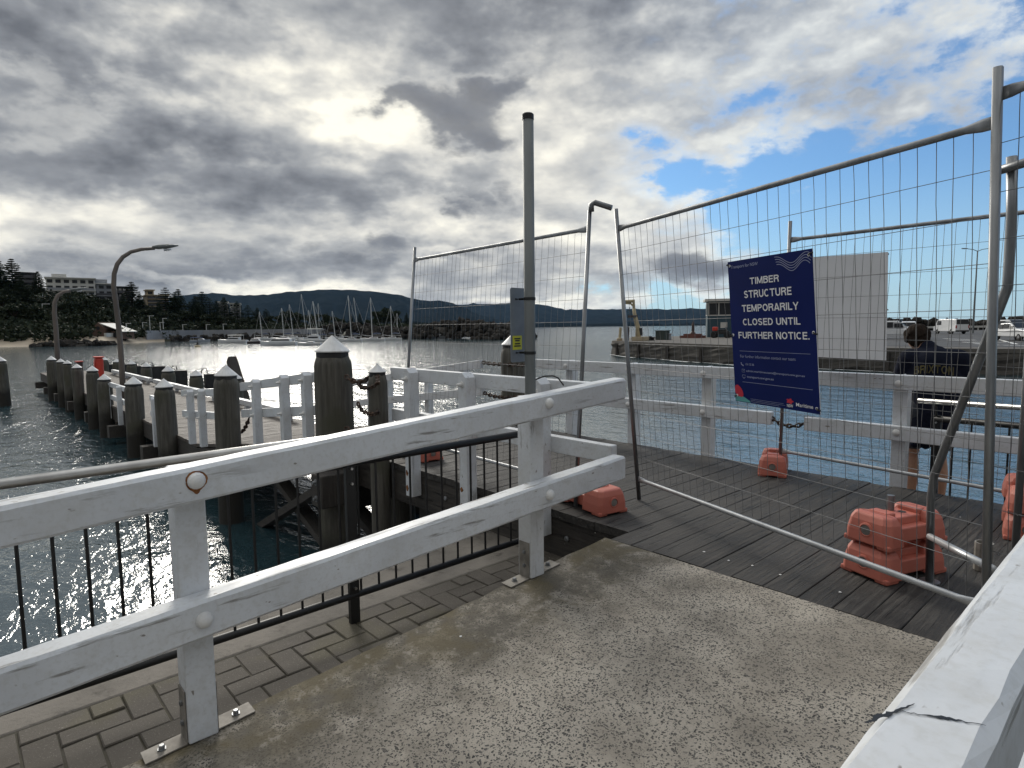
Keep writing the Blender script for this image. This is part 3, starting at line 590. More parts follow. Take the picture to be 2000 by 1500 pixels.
# rails sit on the deck side of the posts; posts stand outside the edge beam
t=deck_railing('white railing on the left edge of the dark deck, fixed outside the edge beam',[('top_rail',-3.02,1.0,-.12,1.0),('lower_rail',-3.02,.57,-.13,.57)],[(-2.55,-.25,1.0),(-1.67,-.27,1.0),(-.76,-.2,1.0)],.205,1,(-1.5,.2,0))
rustp=MB(); 
for x in (-2.55,-1.67):
    for z in (-.02,-.17):
        vs=[(x-.0,.0935,z)]; n=12
        for q in range(n): a=2*PI*q/n; r_=.022*rng.uniform(.6,1.3); vs.append((x-.03+math.cos(a)*r_*.7,.0935,z+math.sin(a)*r_*1.4))
        rustp.add(vs,[(0,1+q,1+(q+1)%n) for q in range(n)])
mesh_obj('rust_stain',rustp,'rust',t)
deck_railing('long white railing on the seaward edge of the dark deck behind the signs',[('top_rail',-3.6,.96,7,.97),('lower_rail',-3.6,.545,-.18,.545),('lower_rail',.135,.53,7,.53)],[(-2.9,-.1,.95),(-1.9,-.1,.95),(-.92,-.1,.95),(.9,-.1,.95),(2.75,-.1,.95),(4.5,-.1,.95)],2.80,-1,(.9,2.8,0),bolts=False)
far=[o for o in COL.objects if o.get('label','').startswith('long white')][0]
mb=MB()
for x in (-2.9,-1.9,-.92,.9,2.75):
    for z in (.89,.475): dome(mb,(x,2.7295,z),(0,-1,0),.03)
mesh_obj('dome_bolt',mb,'white_cap',far)
deck_railing('white railing sloping down the near side of the walkway, right of the slender pile',[('top_rail',-7.3,.585,-4.45,.90),('lower_rail',-7.3,.17,-4.45,.49)],[(-6.45,-.3,.68),(-5.42,-.18,.80),(-4.72,-.1,.87)],.10,1,(-6,.1,0))
deck_railing('short white railing low on the near side of the walkway, left of the slender pile',[('top_rail',-10.7,.24,-8.6,.41),('lower_rail',-10.7,-.16,-8.6,.0)],[(-9.85,-.7,.30),(-9.15,-.66,.36)],.10,1,(-9.6,.1,-.4))
deck_railing('white railing sloping down the far side of the walkway to the landing',[('top_rail',-8.9,.36,-4.66,.91),('lower_rail',-8.9,-.06,-4.62,.50)],[(-8.2,-.6,.42),(-7.5,-.55,.50),(-6.2,-.35,.66),(-5.2,-.2,.8)],2.80,-1,(-6.7,2.8,0),bolts=False)
deck_railing('white railing on the near side of the low landing among the far piles',[('top_rail',-18.6,-.06,-16.2,-.06),('lower_rail',-18.6,-.42,-16.2,-.42)],[(-18.3,-1.1,-.06),(-16.6,-1.1,-.06)],.10,1,(-19,.1,-.6),bolts=False)
deck_railing('white railing stub on the near side of the low landing beside the nearer lamp',[('top_rail',-13.4,-.06,-12.0,-.06),('lower_rail',-13.4,-.42,-12.0,-.42)],[(-12.7,-1.15,-.06)],.10,1,(-13.3,.1,-.6),bolts=False)
# ------------------------------------------------------------------ black baluster fences with stainless handrails
def black_fence(label,base,axis,c,a0,a1,zt,zb,zr,r0,r1,posts,zpost,first,off):
    t=thing('baluster_fence',label,'fence',base)
    def pt(a,o,z): return (c+o,a,z) if axis=='y' else (a,c+o,z)
    mb=MB(); mb.tube([pt(a0,0,zt),pt(a1,0,zt)],.026,12); mesh_obj('top_tube',mb,'black',t,smooth=True)
    mb=MB(); mb.tube([pt(a0,0,zb),pt(a1,0,zb)],.022,12); mesh_obj('bottom_tube',mb,'black',t,smooth=True)
    a=first
    while a<a1:
        if all(abs(a-p)>.04 for p in posts): mb=MB(); mb.tube([pt(a,0,zb),pt(a,0,zt)],.0075,8); mesh_obj('baluster',mb,'black',t)
        a+=.122
    for p in posts:
        mb=MB(); x,y,_=pt(p,0,0); mb.box((x-.03,y-.018,zpost),(x+.03,y+.018,zt+.03)) if axis=='x' else mb.box((x-.018,y-.03,zpost),(x+.018,y+.03,zt+.03)); po=mesh_obj('post',mb,'black',t,.003)
        mb=MB()
        for z in (zb+.05,zt-.12,zt-.03): mb.tube([pt(p,-.035,z),pt(p,.035,z)],.008,8)
        mesh_obj('bolt',mb,'stainless',po)
        if r0<p<r1: mb=MB(); mb.tube([pt(p,0,zt+.02),pt(p,off*.5,zt+.03),pt(p,off,zr-.01)],.009,8); mesh_obj('handrail_bracket',mb,'black',po)
    mb=MB(); mb.tube([pt(r0,off,zr),pt(r1-.03,off,zr),pt(r1,off,zr-.004)],.0225,14); mesh_obj('handrail',mb,'stainless',t,smooth=True)
    return t
black_fence('low black baluster fence with stainless handrail standing on the brick paving',(-.75,-1.5,PZ),'y',-.75,-4.5,.20,.615,-.19,.785,-4.5,-.80,[-1.45,-3.2],PZ,-4.45,.06)
black_fence('black baluster fence with handrail on the concrete apron beside the man',(1.9,3.02,-.3),'x',3.02,1.10,6,.585,-.17,.735,.99,6,[1.12,3.0],-.3,1.24,-.06)
mb=MB(); mb.prism([(.55,2.86),(7,2.86),(7,3.72),(1.2,3.66),(.55,3.55)],-1.6,-.3); tag(mesh_obj('concrete_apron',mb,'apron',None,.02,origin=(3,3.2,-.3)),'narrow tan concrete apron behind the deck where the man stands','apron')
# ------------------------------------------------------------------ piles
def pile(label,x,y,ztop,r,group='capped timber piles',zb=-3.2,cap=True,seg=18,lean=(0,0)):
    t=thing('timber_pile',label,'pile',(x,y,WZ),group); c=V((x,y,0)); rr=r*rng.uniform(.97,1.03)
    s0=ztop-(r*1.15 if cap else 0); zs=[zb,WZ,-1.0,-.4,.2,s0-.16]; zs=[z for z in zs if z<s0-.1]
    prof=[(rr*(1.06-.05*(i/len(zs))),z) for i,z in enumerate(zs)]+([(rr,s0-.10),(rr*.98,s0-.075),(rr*.84,s0)] if cap else [(rr*.95,s0)])
    mb=MB(); mb.lathe(c,prof,seg,.035); sh=mesh_obj('shaft',mb,'pile',t,smooth=False)
    for p in sh.data.polygons: p.use_smooth=len(p.vertices)==4
    if cap:
        mb=MB(); mb.lathe(c,[(rr*.86,s0-.04),(rr*.865,s0+r*.22),(rr*.8,s0+r*.24)],seg); mesh_obj('collar',mb,'rubber',t)
        mb=MB(); mb.lathe(c,[(rr*.93,s0+r*.21),(rr*.95,s0+r*.27),(rr*.08,ztop-.012),(.004,ztop)],seg); mesh_obj('cone_cap',mb,'white_cap',t)
    lean=lean if lean!=(0,0) else (rng.uniform(-.012,.012),rng.uniform(-.012,.012)); t.rotation_euler=(lean[0],lean[1],0)
    return t
def pile_px(label,px,ptop,w,Y,group='capped timber piles',zoff=0,**k):
    p=onY(px,ptop,Y); d=pj(p)[2]; return pile(label,p.x,Y,p.z+zoff,w/2/FPX*d,group,**k)
big=pile_px('tall thick grey timber pile with white cone cap, nearest and largest of all',645,655,70,.0,zb=-3)
pile_px('slender grey timber pile with white cone cap, next left of the largest pile',437,712,46,-.02)
pile_px('small square-shouldered pile chained to the end of the deck railing',735,709,38,.10)
pile_px('weathered pile with flaking dark bark just right of the tall near lamp post',258,735,32,-.0)
pile_px('grey pile with white cap midway between the near lamp post and the slender pile',322,739,36,-.0)
for i,(px,pt,w,lab) in enumerate([(202,730,24,'leftmost leaning'),(178,714,22,'second-nearest upright'),(150,710,18,'middle'),(130,703,15,'third from the seaward end'),(117,700,15,'second from the seaward end'),(99,695,17,'outermost')]):
    pile_px(f'{lab} capped pile in the near row left of the lamp',px,pt,w,.0,'row of piles on the near edge of the landing')
for i,(px,pt,w) in enumerate([(203,697,13),(228,700,15),(256,703,17),(285,707,19),(328,714,23),(383,722,25),(458,727,27)]):
    pile_px(f'{["farthest","sixth","fifth","fourth","third","second","nearest"][i]} capped pile in the fendered row on the far side of the landing',px,pt,w,2.95,'row of piles on the far edge of the landing')
pile_px('thick dark pile with white cap behind the small sign on the steel pole',1003,650,50,2.95)
p=onz(10,793,WZ); pile('lone capped pile standing in open water at the left edge',p.x,p.y,onX(10,696,p.x).z,.2)
pile('dark uncapped pile under the sloping walkway near the diagonal braces',-6.0,2.5,-.5,.17,'uncapped piles under the deck',cap=False)
pile('dark uncapped pile under the deck behind the black fence',-3.55,.62,-.43,.15,'uncapped piles under the deck',cap=False)
pile('dark uncapped pile under the deck beside the sea wall',-2.6,1.5,-.43,.16,'uncapped piles under the deck',cap=False)
# headstock clamped to the big pile, braces under the walkway
bx,by=big.location.x,big.location.y
t=thing('timber_brace','dark crossed diagonal timber braces under the sloping walkway','brace',(-6,.25,-1))
mb=MB(); mb.beam((-7.3,.30,-1.75),(-4.5,.30,-.45),.10,.18,(0,1,0)); mesh_obj('diagonal',mb,'beam_x',t); mb=MB(); mb.beam((-7.4,.42,-.60),(-4.4,.42,-1.75),.10,.18,(0,1,0)); mesh_obj('diagonal',mb,'beam_x',t)
mb=MB(); mb.beam((-4.3,.45,-.85),(-1.9,.45,-1.75),.10,.18,(0,1,0)); mesh_obj('diagonal',mb,'beam_x',t)
t=thing('pile_clamp','dark bolted timber block clamping the largest pile to the deck beams','clamp',(bx+.2,by,-.3))
mb=MB(); mb.box((bx+.10,by-.34,-.52),(bx+.36,by-.02,-.16)); mesh_obj('block',mb,'beam_z',t,.015)
mb=MB()
for z in (-.24,-.42): mb.lathe((bx+.24,by-.342,z),[(.035,0),(.035,.01),(.02,.012),(.018,.04)],10,axis=(0,-1,0))
mesh_obj('bolt',mb,'galv',t)
# old leaning timber
a=onY(452,700,3.7)
t=thing('leaning_timber','old squared timber leaning seaward beyond the slender pile','timber',(a.x,3.7,WZ))
mb=MB(); b=onY(478,800,3.7); mb.beam(b,a,.52,.36,(0,1,0),.30,.26); mesh_obj('shaft',mb,'beam_z',t,.02)
mb=MB(); q=onY(470,757,3.5); mb.tube([q+V((-.5,.1,.0)),q+V((.35,0,.03))],.09,10); mesh_obj('roller',mb,'rubber',t)
# black rubber fender panels hung on the sea side of the far pile row
for i,(x0,x1,y0,y1) in enumerate([(208,218,712,740),(238,248,712,745),(262,276,715,765),(294,306,716,775),(340,352,724,795),(399,414,731,762)]):
    Y=3.28; a=onY(x0,y0,Y); b=onY(x1,y0,Y); c=onY(x1,y1,Y)
    t=thing('fender_panel',f'{["farthest","fifth","fourth","third","second","nearest"][i]} black rubber fender panel hung beside the far row of piles','fender',(a.x,Y,LZ),'black rubber fenders on the landing')
    w_=max(.28,(b-a).length*.5)
    mb=MB(); mb.box((a.x-.12,Y,c.z),(a.x+.12,Y+w_,a.z)); mesh_obj('panel',mb,'rubber',t,.02)
    mb=MB(); z=a.z; mb.tube([(a.x,Y-.1,z+.02),(a.x,Y-.06,z+.18),(a.x,Y+.08,z+.2),(a.x,Y+.12,z-.02)],.02,8); mesh_obj('hook',mb,'rubber',t,smooth=True)
    mb=MB(); mb.box((a.x-.13,Y-.35,z-.3),(a.x-.121,Y+.1,z-.24)); mesh_obj('strap',mb,'galv',t)
# red life-buoy cabinet and lamps on the landing
a=onY(190,696,.45); t=thing('lifebuoy_cabinet','bright red upright cabinet standing on the far landing among the piles','cabinet',(a.x,.45,LZ))
mb=MB(); mb.box((a.x-.16,.36,LZ+.001),(a.x+.16,.60,a.z-.05)); mesh_obj('body',mb,'red',t,.06)
mb=MB(); mb.box((a.x-.18,.34,a.z-.05),(a.x+.18,.62,a.z)); mesh_obj('lid',mb,'red',t,.02)
mb=MB(); mb.box((a.x-.12,.345,LZ+.3),(a.x+.12,.359,a.z-.15)); mesh_obj('door',mb,'red',t,.004)
a=onY(150,703,.9); t=thing('lifebuoy_cabinet','small dark red box low behind the row of far piles','box',(a.x,.9,LZ)); mb=MB(); mb.box((a.x-.15,.85,LZ+.001),(a.x+.15,1.1,a.z-.1)); mesh_obj('body',mb,'hull_dark',t,.02); mb=MB(); mb.box((a.x-.17,.83,a.z-.1),(a.x+.17,1.12,a.z-.05)); mesh_obj('lid',mb,'red',t,.01)
def lamp(label,x,y,pts,r):
    """pts: photograph pixels of the pole line, taken on the plane across the jetty at this post"""
    t=thing('lamp_post',label,'lamp post',(x,y,LZ),'curved lamp posts on the landing')
    P=[onX(*p,x) for p in pts]; P[0]=V((x,P[0].y,LZ)); n=len(P)
    mb=MB(); mb.tube(P,[r*1.15-(r*.45)*i/(n-1) for i in range(n)],10); mesh_obj('pole',mb,'bark_pole',t,smooth=True)
    e=P[-1]; d=(P[-1]-P[-2]).normalized(); up=V((-.0,-d.z,d.y)); up=up if up.z>0 else -up
    mb=MB(); ring=[]
    for s_,w,h in ((-.05,.05,.04),(.12,.11,.07),(.35,.13,.07),(.5,.09,.05),(.66,.03,.02)):
        c=e+d*s_+up*.03; ring.append([c+V((math.cos(a)*w,0,0))+up*math.sin(a)*h for a in np.linspace(0,2*PI,13)[:-1]])
    mb.loft(ring); hd=mesh_obj('lamp_head',mb,'galv_pole',t,recalc=True,smooth=True)
    mb=MB(); c=e+d*.34; mb.lathe(c-up*.10,[(.10,0),(.11,.05)],12,axis=up); mesh_obj('lens',mb,'lamp_clear',hd)
    mb=MB(); mb.lathe((x,P[0].y,LZ+.002),[(r*2.2,0),(r*2.2,.03),(r*1.3,.04)],12); mesh_obj('base_plate',mb,'galv_pole',t)
M['bark_pole']=plain('brownish galvanised pole',(.17,.14,.12),(.11,.095,.085),3,.6,.2,.2,30,.003,(1,1,.3))
x=onY(240,775,.45).x
lamp('tall curved lamp post rising among the piles, the nearer of the two',x,.45,[(241,778),(237,700),(232,640),(226,590),(222,560),(223,535),(229,516),(240,502),(256,492),(276,487),(302,485)],.068)
x=onY(114,745,.5).x
lamp('tall curved lamp post near the seaward end, the farther of the two',x,.5,[(114,720),(112,690),(109,640),(106,610),(107,590),(113,577),(124,570),(138,568)],.10)
# ------------------------------------------------------------------ chains
def chain(label,P,r=.0085,group=None,sag=.06):
    P=[V(p) for p in P]; L_=[]
    for i in range(len(P)-1):
        n=24
        for k in range(n): u=k/n; q=P[i].lerp(P[i+1],u); q.z-=sag*4*u*(1-u); L_.append(q)
    L_.append(P[-1]); step=r*5.2; mb=MB(); acc=0; k=0; tot=0; pos=[]
    for i in range(len(L_)-1):
        d=(L_[i+1]-L_[i]).length
        while tot+d>=acc: pos.append((L_[i].lerp(L_[i+1],(acc-tot)/d if d else 0),(L_[i+1]-L_[i]).normalized())); acc+=step
        tot+=d
    for p,d in pos:
        s_=d.orthogonal().normalized(); s_.rotate(Matrix.Rotation(PI/2*(k%2)+.4,3,d)); pts=[]
        for q in range(13): a=2*PI*q/12; pts.append(p+d*math.cos(a)*r*3.5+s_*math.sin(a)*r*2.0)
        mb.tube(pts,r,6,cap=False); k+=1
    o=mesh_obj('chain',mb,'chain',None,origin=P[0]); tag(o,label,'chain',group); return o
bp=lambda z,dy=0: V((bx+.2,by+dy,z))
chain('upper rusty chain strung between the largest pile and the small chained pile',[onY(678,737,.0),onY(722,737,.05),],.011,sag=.05)
chain('lower rusty chain strung between the largest pile and the small chained pile',[onY(678,838,.0),onY(722,835,.05)],.011,sag=.05)
chain('rusty chain looped round the small pile at the upper deck rail end',[onY(700,748,.02),onY(712,757,.0),onY(738,748,-.04),onY(736,722,.12)],.009,sag=.02)
chain('rusty chain looped round the small pile at the lower deck rail end',[onY(700,790,.02),onY(714,805,.0),onY(738,805,-.04),onY(738,795,.12)],.009,sag=.02)
chain('upper chain between the sloping walkway rail and the dark pile by the pole sign',[onY(945,708,2.77),onY(984,711,2.78),onY(1036,712,2.70)],.011,sag=.01)
chain('lower chain between the sloping walkway rail and the dark pile by the pole sign',[onY(948,768,2.77),onY(984,775,2.76),onY(1036,770,2.70)],.011,sag=.02)
chain('short rusty chain bridging the gap in the lower seaward deck rail',[(-.18,2.765,.48),(.135,2.765,.47)],.0085,sag=.05)
chain('rusty chain hanging beside the slender pile on the sloping walkway',[onY(437,830,.1),onY(470,845,.25),onY(488,812,.25)],.012,sag=.05)
# ------------------------------------------------------------------ temporary mesh fence panels
def plane_pt(o,u,v,px):
    o,u,v=V(o),V(u),V(v); n=u.cross(v); d=ray(*px); return CAM+d*((o-CAM).dot(n)/d.dot(n))
def tlerp(a,b,t): return a+(b-a)*t
def fence_panel(label,TL,TR,BL,BR,base,lt,lb,rt,rb,nv=35,nh=10,r=.0165,sx=(0,1),group='galvanised mesh fence panels'):
    """four rail corners; lt/lb/rt/rb are how far the uprights run past the rails (m)"""
    t=thing('mesh_fence',label,'fence panel',base,group)
    up=(TL-BL).normalized(); up2=(TR-BR).normalized(); nrm=(TR-TL).cross(up).normalized()
    for nm,b,tp,u in (('left',BL,TL,up),('right',BR,TR,up2)):
        mb=MB(); mb.tube([b-u*(lb if nm=='left' else rb),tp+u*(lt if nm=='left' else rt)],r,12); mesh_obj('upright',mb,'galv',t,smooth=True)
    d=(TR-TL).normalized()
    for nm,a,b in (('top_rail',TL,TR),('bottom_rail',BL,BR)):
        # tube ends are crushed flat where they meet the uprights
        mb=MB(); ring=[]; D=(b-a).normalized(); u=nrm.cross(D); Lr=(b-a).length
        for s_,ry,rz in ((.006,.006,.026),(.05,.007,.025),(.11,r*.95,r*.95),(Lr-.11,r*.95,r*.95),(Lr-.05,.007,.025),(Lr-.006,.006,.026)):
            ring.append([a+D*s_+nrm*math.cos(q)*ry+u*math.sin(q)*rz for q in np.linspace(0,2*PI,13)[:-1]])
        mb.loft(ring); mesh_obj(nm,mb,'galv' if nm=='top_rail' else 'galv_rail',t,recalc=True,smooth=True)
    mb=MB(); off=nrm*(r+.001)
    S=lambda s,q: tlerp(tlerp(BL,BR,s),tlerp(TL,TR,s),q)
    for i in range(1,nv):
        s=i/nv+rng.uniform(-.002,.002); pts=[]; amp=rng.choice([0,0,.004,.008]); ph=rng.uniform(0,6)
        for k in range(nh*2+3):
            q=k/(nh*2+2); w=amp*math.sin(q*9+ph)*math.sin(q*PI)+rng.uniform(-.0012,.0012); pts.append(S(s,q)+d*w+nrm*rng.uniform(-.002,.002))
        mb.tube(pts,.0015,4,cap=False)
    for j in range(1,nh+1):
        q=j/(nh+1)+rng.uniform(-.002,.002); sag=rng.uniform(0,.006); pts=[S(s,q)-up*sag*4*s*(1-s)+nrm*.003 for s in np.linspace(0,1,14)]; mb.tube(pts,.0015,4,cap=False)
    mesh_obj('wire_mesh',mb,'wire',t); return t,S,nrm
M['galv_rail']=plain('pale galvanised rail',(.46,.47,.48),(.36,.37,.38),9,.4,.6,.1,60,.002)  # lighter galvanised tone for bottom rails and the brace strut
Ao,Au,Av=(-.452,.908,0),(.941,-.337,.006),(-.027,-.056,.998)
pa=lambda *q: plane_pt(Ao,Au,Av,q)
A=[pa(1206,447),pa(1946,238),pa(1245,935),pa(1925,1187)]
tA,SA,nA=fence_panel('leaning mesh fence panel carrying the blue notice across the deck',*A,(.8,.5,0),.155,.17,.20,.19)
Bo,Bu,Bv=(-3.257,.495,0),(.998,-.057,-.001),(.006,.089,.996)
pb=lambda *q: plane_pt(Bo,Bu,Bv,q)
B=[pb(809,508),pb(1150,447),pb(790,856),pb(1126,946)]
tB,SB,nB=fence_panel('mesh fence panel behind the steel pole with an elbow fitting on its upright',*B,(-2,.45,0),.14,.17,.14,.17)
e=pb(1155,400); mb=MB(); dd=(HR*.9-HF*.35+V((0,0,-.22))).normalized(); mb.tube([e+V((0,0,-.05)),e+V((0,0,.0)),e+dd*.03+V((0,0,.02)),e+dd*.16],.022,12); mesh_obj('elbow_fitting',mb,'galv',tB,smooth=True)
Co,Cu,Cv=(-.088,2.62,0),(.992,-.13,-.01),(.0,-.0,1.)
pc=lambda *q: plane_pt(Co,Cu,Cv,q)
cTL,cBL=pc(1542,469),pc(1524,880)
C=[cTL,cTL+V(Cu)*2.56,cBL,cBL+V(Cu)*2.56]
tC,SC_,nC=fence_panel('far mesh fence panel carrying the reversed pale sign by the seaward railing',*C,(1.2,2.45,0),.17,.10,.17,.1)
# returning panel beside the camera on the right, meeting the leaning panel at its upright
sight=(A[1]-CAM).normalized()*.037; D0=A[1]+sight+V((0,0,.10)); D1=A[3]+sight+V((0,0,.05)); dv=V((.92,-.38,.02))
tD,SD,nD=fence_panel('mesh fence panel running out of view past the right-hand upright',D0,D0+dv*2.6,D1,D1+dv*2.6,(3.2,-.6,0),.10,.16,.15,.15)
# upright of the next panel, on the stacked feet at the right edge
# back stay bracing the right-hand upright
t=thing('diagonal_brace','cranked galvanised stay leaning from the right-hand upright down to the deck','fence stay',(1.68,.62,0))
s0=onY(1976,306,.10); s1=onY(1976,420,.10); s2=onY(1968,560,.10); s3=onY(1824,930,.55); s4=onY(1818,972,.56); s5=onz(1815,1136,.001)
mb=MB(); mb.tube([s0,s1,s2+V((0,0,.06)),s2,s2+(s3-s2)*.06,s3-(s3-s2)*.05,s3,s4,s5],.019,12); mesh_obj('stay_tube',mb,'galv',t,smooth=True)
mb=MB(); mb.tube([onY(1816,1048,.57),onY(1940,1112,.02)],.017,12); mesh_obj('base_strut',mb,'galv_rail',t,smooth=True)
mb=MB(); h0=s0+V((0,0,-.05)); mb.tube([h0+V((-.03,-.02,0)),h0+V((.05,-.03,.012)),h0+V((.35,-.14,.05))],.018,10); mesh_obj('hook_arm',mb,'galv',t,smooth=True)
mb=MB(); mb.lathe(s5,[(.05,0),(.05,.006),(.022,.008)],12); mesh_obj('foot_plate',mb,'galv',t)
k=onz(1981,1105,.0); t=thing('diagonal_brace','upright galvanised tube with socket standing beside the near railing at the right edge','fence stay',(k.x,k.y,0))
mb=MB(); mb.tube([k,k+V((0,0,2.1))],.019,12); mesh_obj('stay_tube',mb,'galv',t,smooth=True); mb=MB(); mb.lathe(k+V((-.11,-.2,0)),[(.045,0),(.045,.16),(.038,.16),(.038,.05)],12); mesh_obj('socket',mb,'plate',t)
# ------------------------------------------------------------------ orange feet
def foot(label,x,y,z,rz,mat='orange',group='orange fence feet',L=.62,Wd=.25,H=.17):
    t=thing('ballast_block',label,'fence foot',(x,y,z),group); h=L/2; w=Wd/2
    def hump(x0,x1):
        xm=(x0+x1)/2; rings=[]
        for zz,ix,iw in ((.0,.0,.0),(.055,.004,.003),(.105,.014,.014),(.135,.03,.03),(.14,.05,.05)):
            a,b,c=x0+ix,x1-ix,w-iw; ch=.03
            rings.append([V((x+p,y+q,z+zz*H/.14*.9+.012)) for p,q in ((a+ch,-c),(b-ch,-c),(b,-c+ch),(b,c-ch),(b-ch,c),(a+ch,c),(a,c-ch),(a,-c+ch))])
        return rings
    mb=MB(); mb.loft(hump(-h,-.09)); mb.loft(hump(.09,h))
    mb.box((x-.12,y-w*.82,z+.03),(x+.12,y+w*.82,z+H*.62))
    mb.box((x-h*.62,y-w*.42,z+H*.82),(x-.085,y+w*.42,z+H)); mb.box((x+.085,y-w*.42,z+H*.82),(x+h*.62,y+w*.42,z+H)); mb.box((x-.10,y-w*.5,z+H*.6),(x+.10,y+w*.5,z+H*.86))
    for sx_ in (-1,1):
        for sy in (-1,1): mb.box((x+sx_*(h-.055)-.05,y+sy*(w-.04)-.037,z),(x+sx_*(h-.055)+.05,y+sy*(w-.04)+.037,z+.03))
    b=mesh_obj('body',mb,mat,t,.008,recalc=True)
    for p in b.data.polygons: p.use_smooth=False
    for s_ in (-1,1):
        mb=MB(); c=V((x+s_*(h-.012),y,z+H*.48)); mb.lathe(c,[(.040,-.01),(.040,.010),(.032,.013),(.030,.006),(.002,.006)],16,axis=(s_,0,0)); ri=mesh_obj('cap_ring',mb,mat,t)
        mb=MB(); mb.lathe(c,[(.029,.0),(.029,.009),(.002,.010)],16,axis=(s_,0,0)); mesh_obj('filler_cap',mb,'cap_grey',ri)
    mb=MB()
    for px_ in (-.045,.045): mb.lathe((x+px_,y,z+H*.86),[(.022,0),(.022,.001)],14)
    mesh_obj('socket',mb,'rubber',t)
    t.rotation_euler=(0,0,rz); return t
f=foot('single orange fence foot under the far panel upright by the seaward edge',-.07,2.58,0,RD(112),'orange',L=.50,Wd=.25,H=.20)
foot('lower orange fence foot of the stacked pair inside the leaning panel',1.47,.745,0,RD(70),'orange',L=.50,Wd=.29,H=.18)
f2=foot('upper orange fence foot of the stacked pair inside the leaning panel',1.472,.75,.18,RD(70),'orange',L=.49,Wd=.28,H=.18)
mb=MB(); mb.tube([(1.49,.80,.335),(1.49,.80,.42)],.02,12); st=mesh_obj('tube_stub',mb,'galv',f2)
foot('orange fence foot lying along the notched deck edge by the ramp railing',-.60,.49,0,RD(-10),'orange',L=.66,Wd=.28,H=.19)
foot('faded orange fence foot at the far end of the panel behind the pole',-3.05,.56,0,RD(-5),'orange_pale',L=.6,Wd=.26,H=.16)
q=onz(1995,1035,0)
foot('lower orange fence foot of the stacked pair at the right edge',q.x+.02,q.y,0,RD(100),'orange',H=.17)
foot('upper orange fence foot of the stacked pair at the right edge',q.x+.02,q.y+.01,.17,RD(102),'orange',H=.17)
